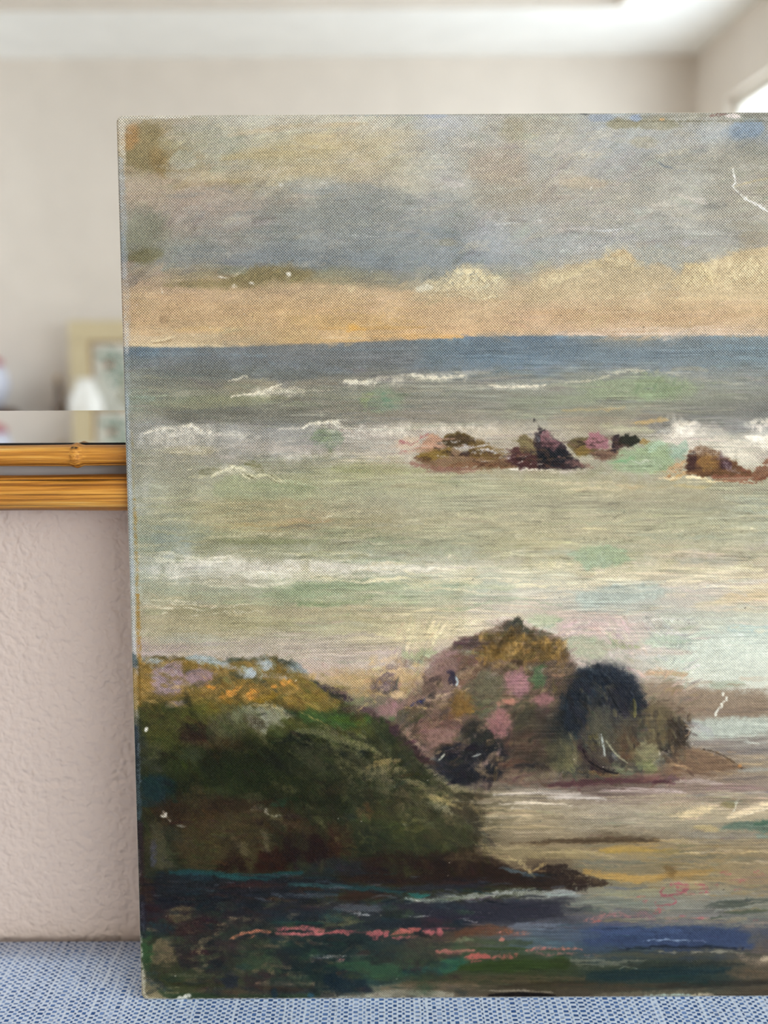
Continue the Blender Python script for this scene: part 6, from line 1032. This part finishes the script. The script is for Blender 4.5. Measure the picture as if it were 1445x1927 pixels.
rail('inner_pole', (il, Y_IN, zi+R_IN), 'z', it-zi-2*R_IN, R_IN, [.2, .5, .75], 7); rail('inner_pole', (ir, Y_IN, zi+R_IN), 'z', it-zi-2*R_IN, R_IN, [.16, .4, .66], 8)

# ---------------------------------------------------------------- the painting
paint_picture()
PH_M, PW_M, LEAN = .4062, .508, math.radians(4.9)
PB = Vector((0, CAM.y+.38, TABLE_Z+.0004)); PV = Vector((0, math.sin(LEAN), math.cos(LEAN)))
def panel_left(v): return -.1170+.0023*v/PH_M
painting = tag(empty('oil_painting', (0, PB.y, PB.z), (-LEAN, 0, 0)), 'unframed oil painting of a rocky seashore on canvas board leaning against the mirror', 'painting')
def canvas_face():
    step = .000372
    nv = int(PH_M/step); vis = .302
    us = list(np.linspace(0, vis, int(vis/step)))+list(np.linspace(vis+.002, PW_M, 70))
    us = np.array(us); vv = np.linspace(0, PH_M, nv); RC = .0030
    nu = len(us)
    U, Vv = np.meshgrid(us, vv)
    # rounded corners: rows near the top and bottom start and end a little inside
    dv = np.minimum(vv, PH_M-vv); ins = np.where(dv < RC, RC-np.sqrt(np.maximum(RC**2-(RC-dv)**2, 0)), 0)[:, None]
    U = ins+U*(PW_M-2*ins)/PW_M
    Xl = panel_left(Vv)+U
    # where each point of the panel lies on the painter's canvas
    a = np.stack([Xl, PB.y+PV.y*Vv, PB.z+PV.z*Vv], -1)-np.array(CAM)
    cf, cr, cu = np.array(CF), np.array(CR), np.array(CU); z = a@cf
    px, py = 722.5+FPX*(a@cr)/z-PX0, 963.5-FPX*(a@cu)/z-PY0
    lim = PW-16.; px = np.abs(px); k = np.floor(px/lim); px = np.where(k % 2 == 0, px-k*lim, lim-(px-k*lim))     # the unseen right part repeats the shore, turned about
    px = np.clip(px, 0, PW-1.01); py = np.clip(py, 0, PH-1.01)
    xi, yi = px.astype(int), py.astype(int); fx, fy = px-xi, py-yi
    def samp(A):
        g = (lambda q: q[..., None]) if A.ndim == 3 else (lambda q: q)
        return (A[yi, xi]*g(1-fx)+A[yi, xi+1]*g(fx))*g(1-fy)+(A[yi+1, xi]*g(1-fx)+A[yi+1, xi+1]*g(fx))*g(fy)
    c = samp(CV); h = samp(HT); w = samp(WEAVE)
    lin = np.where(c <= .04045, c/12.92, ((c+.055)/1.055)**2.4)
    edge = np.minimum(np.minimum(U-ins, PW_M-ins-U), np.minimum(Vv, PH_M-Vv))
    rnd = -.0009*(1-np.clip(edge/.0010, 0, 1))**2
    co = np.stack([Xl, -(np.clip(h, -1, 4)*.00022)-rnd, Vv], -1)
    me = bpy.data.meshes.new('painted_canvas')
    nV = nu*nv; idx = np.arange(nV).reshape(nv, nu)
    q = np.stack([idx[:-1, :-1], idx[:-1, 1:], idx[1:, 1:], idx[1:, :-1]], -1).reshape(-1).astype(np.int32); nF = (nu-1)*(nv-1)
    me.vertices.add(nV); me.vertices.foreach_set('co', co.reshape(-1).astype(np.float32))
    me.loops.add(nF*4); me.loops.foreach_set('vertex_index', q)
    me.polygons.add(nF); me.polygons.foreach_set('loop_start', np.arange(0, nF*4, 4, dtype=np.int32)); me.polygons.foreach_set('loop_total', np.full(nF, 4, np.int32))
    me.polygons.foreach_set('use_smooth', np.ones(nF, bool))
    me.update()
    ca = me.color_attributes.new('paint', 'FLOAT_COLOR', 'POINT')
    ca.data.foreach_set('color', np.concatenate([lin, w[..., None]], -1).reshape(-1).astype(np.float32))
    me.validate()
    print('canvas', nu, nv, nF)
    return me
def canvas_mat():
    t = NT('oil_paint_on_canvas'); at = t.n('ShaderNodeAttribute', attribute_name='paint')
    x, y, z = t.sep(t.obj()); o = t.obj()
    wob = t.math('MULTIPLY', t.math('SUBTRACT', t.noise(o, 60, 2), .5), .00035)
    P_ = WEAVE_M
    cx = t.math('COSINE', t.math('MULTIPLY', t.math('ADD', x, wob), 2*math.pi/P_)); cz = t.math('COSINE', t.math('MULTIPLY', t.math('ADD', z, wob), 2*math.pi/P_))
    dots = t.math('MULTIPLY', cx, cz)                                        # over-and-under crowns
    irr = t.noise(t.scale(o, (1, 1, 1)), 1500, 2, .6)
    dots = t.math('MULTIPLY', dots, t.math('ADD', t.math('MULTIPLY', irr, 1.5), .25))
    w = at.outputs['Alpha']
    k = t.math('MULTIPLY', dots, w)
    up = t.math('MULTIPLY', t.math('MAXIMUM', k, 0.), 1.); dn = t.math('MULTIPLY', t.math('MINIMUM', k, 0.), -1.)
    lite = t.mix(1., t.mix(1., at.outputs['Color'], (1.7, 1.68, 1.62), 'MULTIPLY'), (.012, .011, .008), 'ADD')
    c = t.mix(t.math('MULTIPLY', up, .8), at.outputs['Color'], lite)                     # paint rubbed thin on the crowns
    c = t.mix(t.math('MULTIPLY', dn, .7), c, t.mix(1., at.outputs['Color'], (.42, .38, .34), 'MULTIPLY'))   # darker in the hollows
    c = t.mix(1., c, PAINT_GAIN, 'MULTIPLY')
    t.pb(c, .46, .12)
    t.bump(k, .00024, 1.)
    return t.m
WEAVE_M = .00120
PAINT_GAIN = (1.03, 1.01, .985)
nn = _sm((_xx+PX0-420+160*(N_3-.5))/600)*_sm((_yy+PY0-650)/60)
WEAVE = np.clip((.95-.55*nn)*(.55+.9*N_3)*(.7+.6*N_2)-.16*np.clip(HT, 0, 3), .08, 1.1).astype(np.float32)
face = bpy.data.objects.new('painted_canvas', canvas_face()); COL.objects.link(face); face.parent = painting
face.data.materials.append(canvas_mat())
def rounded(x0, x1, z0, z1, r, n=5):
    P = []
    for cx, cz, a0 in ((x1-r, z1-r, 0), (x0+r, z1-r, 90), (x0+r, z0+r, 180), (x1-r, z0+r, 270)):
        for k in range(n+1):
            a = math.radians(a0+90*k/n); P.append((cx+r*math.cos(a), cz+r*math.sin(a)))
    return P
board = outline_prism([(x+.0023*z/PH_M, z) for x, z in rounded(-.1169, -.1169+PW_M-.0002, .0001, PH_M-.0001, .003)], .0006, .0038)
tag(mesh_obj('board', board, plain('cream_card_edge', 'cdc3b0', .8, .1), painting), 'cream card backing with worn edges')

# ---------------------------------------------------------------- what the mirror sees at the far side of the room
SB = (-2.75, -.75, Y_B+.02, Y_B+.46, .56)          # sideboard: x0, x1, y0, y1, top
side = tag(empty('sideboard', ((SB[0]+SB[1])/2, (SB[2]+SB[3])/2, 0)), 'long low dark walnut sideboard against the far wall', 'sideboard')
hw, hd = (SB[1]-SB[0])/2, (SB[3]-SB[2])/2
mesh_obj('top', box(-hw, hw, -hd, hd, SB[4]-.03, SB[4], bev=.004), M_DARKWOOD, side)
mesh_obj('body', box(-hw+.03, hw-.03, -hd+.01, hd-.03, .12, SB[4]-.031, bev=.003), M_DARKWOOD, side)
M_BRASS = plain('aged_brass', 'a5834a', .35, .5, 1.)
for k in range(4):
    a = -hw+.04+k*(2*hw-.08)/4; b = a+(2*hw-.08)/4
    d = mesh_obj('door', box(a+.006, b-.006, hd-.029, hd-.01, .135, SB[4]-.045, bev=.003), M_DARKWOOD, side)
    kn = lathe([(.004, 0), (.005, .012), (.011, .018), (.012, .024), (.008, .029)], 16); bmesh.ops.rotate(kn, verts=kn.verts, matrix=Matrix.Rotation(-math.pi/2, 3, 'X')); bmesh.ops.translate(kn, verts=kn.verts, vec=((a+.03 if k % 2 else b-.03), hd-.01, .34))
    mesh_obj('knob', kn, M_BRASS, d, smooth=True)
for sx in (-1, 1):
    for sy in (-1, 1):
        lg = lathe([(.016, 0), (.026, .12)], 16); o = mesh_obj('leg', lg, M_DARKWOOD, side); o.location = (sx*(hw-.08), sy*(hd-.08), 0)

FX0, FX1, FZ0, FZ1, FWD = -1.606, -1.06, SB[4]+.002, 1.165, .105
fy = Y_B+.17
frame = tag(empty('framed_print', ((FX0+FX1)/2, fy, SB[4]), (math.radians(6), 0, 0)), 'botanical print in a wide cream and gold frame standing on the sideboard', 'picture')
fw2, fh = (FX1-FX0)/2, FZ1-SB[4]
M_FRAME = wood('cream_gilt_frame', 'c4b490', 'd8caa8', (20, 20, 20)); M_MAT = plain('white_mat_card', 'eeebe2', .8, .1, var=.02); M_GILT = plain('gold_fillet', 'b8935a', .4, .5, .6)
for a in ((-fw2, fw2, 0, FWD), (-fw2, fw2, fh-FWD, fh), (-fw2, -fw2+FWD, FWD, fh-FWD), (fw2-FWD, fw2, FWD, fh-FWD)):
    mesh_obj('frame_rail', box(a[0]+.0003, a[1]-.0003, -.012, .022, a[2]+.0005, a[3]-.0003, bev=.006), M_FRAME, frame)
for a in ((-fw2+FWD, fw2-FWD, FWD, FWD+.008), (-fw2+FWD, fw2-FWD, fh-FWD-.008, fh-FWD), (-fw2+FWD, -fw2+FWD+.008, FWD+.008, fh-FWD-.008), (fw2-FWD-.008, fw2-FWD, FWD+.008, fh-FWD-.008)):
    mesh_obj('fillet', box(a[0], a[1], -.008, .012, a[2], a[3]), M_GILT, frame)
mesh_obj('mat', box(-fw2+FWD-.004, fw2-FWD+.004, -.011, -.004, FWD-.004, fh-FWD+.004), M_MAT, frame)
pr = mesh_obj('print', box(-fw2+FWD+.025, fw2-FWD-.025, -.0035, -.002, FWD+.03, fh-FWD-.03), plain('print_paper', 'e6e6da', .8, .1, var=.02), frame)
M_LEAF = plain('sage_green_ink', '8fa79a', .8, .1, var=.2); M_RUST = plain('rust_ink', 'b5764f', .8, .1, var=.2); M_OLIVE = plain('olive_ink', 'a3a077', .8, .1, var=.2)
rd = random.Random(3)
def leaf(n, x, z, a, L, w, m):
    bm = bmesh.new(); pts_ = []
    for k in range(11):
        t_ = k/10; pts_.append((t_*L, w*math.sin(math.pi*t_**.8)))
    for k in range(9, 0, -1):
        t_ = k/10; pts_.append((t_*L, -w*math.sin(math.pi*t_**.8)))
    ca, sa = math.cos(a), math.sin(a)
    o = mesh_obj(n, outline_prism([(x+p*ca-q*sa, z+p*sa+q*ca) for p, q in pts_], -.0019, -.0012), m, pr); return o
for k in range(14): leaf('leaf', -.06+rd.uniform(-.02, .05), .37+rd.uniform(-.06, .07), rd.uniform(0, 6.28), rd.uniform(.04, .085), rd.uniform(.009, .016), M_LEAF)
for k in range(6): leaf('petal', -.075, .385, k*1.047, .028, .009, M_RUST)
for k in range(8): leaf('leaf', -.01+rd.uniform(-.03, .06), .24+rd.uniform(-.06, .05), rd.uniform(0, 6.28), rd.uniform(.04, .07), .012, M_OLIVE)
bm = box(-fw2+FWD-.004, fw2-FWD+.004, .001, .003, FWD+.002, fh-FWD-.002)
mesh_obj('glazing', bm, M_GLASS.m, frame)

M_WHITE = plain('white_glaze', 'f2f2ee', .25, .5, var=.01)
vase = tag(mesh_obj('vase', lathe([(.045, 0), (.05, .004), (.075, .06), (.088, .13), (.084, .2), (.06, .262), (.043, .29), (.042, .305), (.052, .318), (.046, .318), (.036, .305), (.036, .285)]), M_WHITE, smooth=True), 'rounded white glazed vase in front of the framed print', 'vase')
vase.location = (-1.475, Y_B+.32, SB[4])
bott = tag(empty('bottle', (-1.615, Y_B+.3, SB[4])), 'slim dark brown bottle beside the white vase', 'bottle')
mesh_obj('glass_body', lathe([(.03, 0), (.034, .006), (.035, .14), (.03, .18), (.014, .23), (.013, .29), (.016, .292), (.016, .30)], 28), plain('brown_glass', '5f4c3c', .3, .5, var=.05), bott, smooth=True)
mesh_obj('stopper', lathe([(.010, .30), (.012, .325), (.009, .332)], 20), plain('cork', 'a58a66', .8, .1, var=.15, sc=200), bott, smooth=True)
jar = tag(empty('lidded_jar', (-2.0, Y_B+.25, SB[4])), 'white porcelain jar with a pink lid on a dark round stand', 'jar')
mesh_obj('stand', lathe([(.19, 0), (.2, .006), (.2, .02), (.17, .035), (.15, .15), (.13, .165)]), M_DARKWOOD, jar, smooth=True)
mesh_obj('body', lathe([(.06, .166), (.09, .2), (.118, .27), (.115, .33), (.095, .375), (.09, .38)]), plain('blue_white_glaze', 'd9def0', .25, .5, var=.03), jar, smooth=True)
lid = mesh_obj('lid', lathe([(.095, .381), (.1, .386), (.09, .41), (.05, .432), (.02, .437)]), plain('pink_glaze', 'b8707a', .3, .5, var=.06), jar, smooth=True)
mesh_obj('knob', lathe([(.012, .437), (.02, .452), (.016, .466), (.004, .47)], 20), plain('ochre_glaze', 'b98a52', .3, .5), lid, smooth=True)
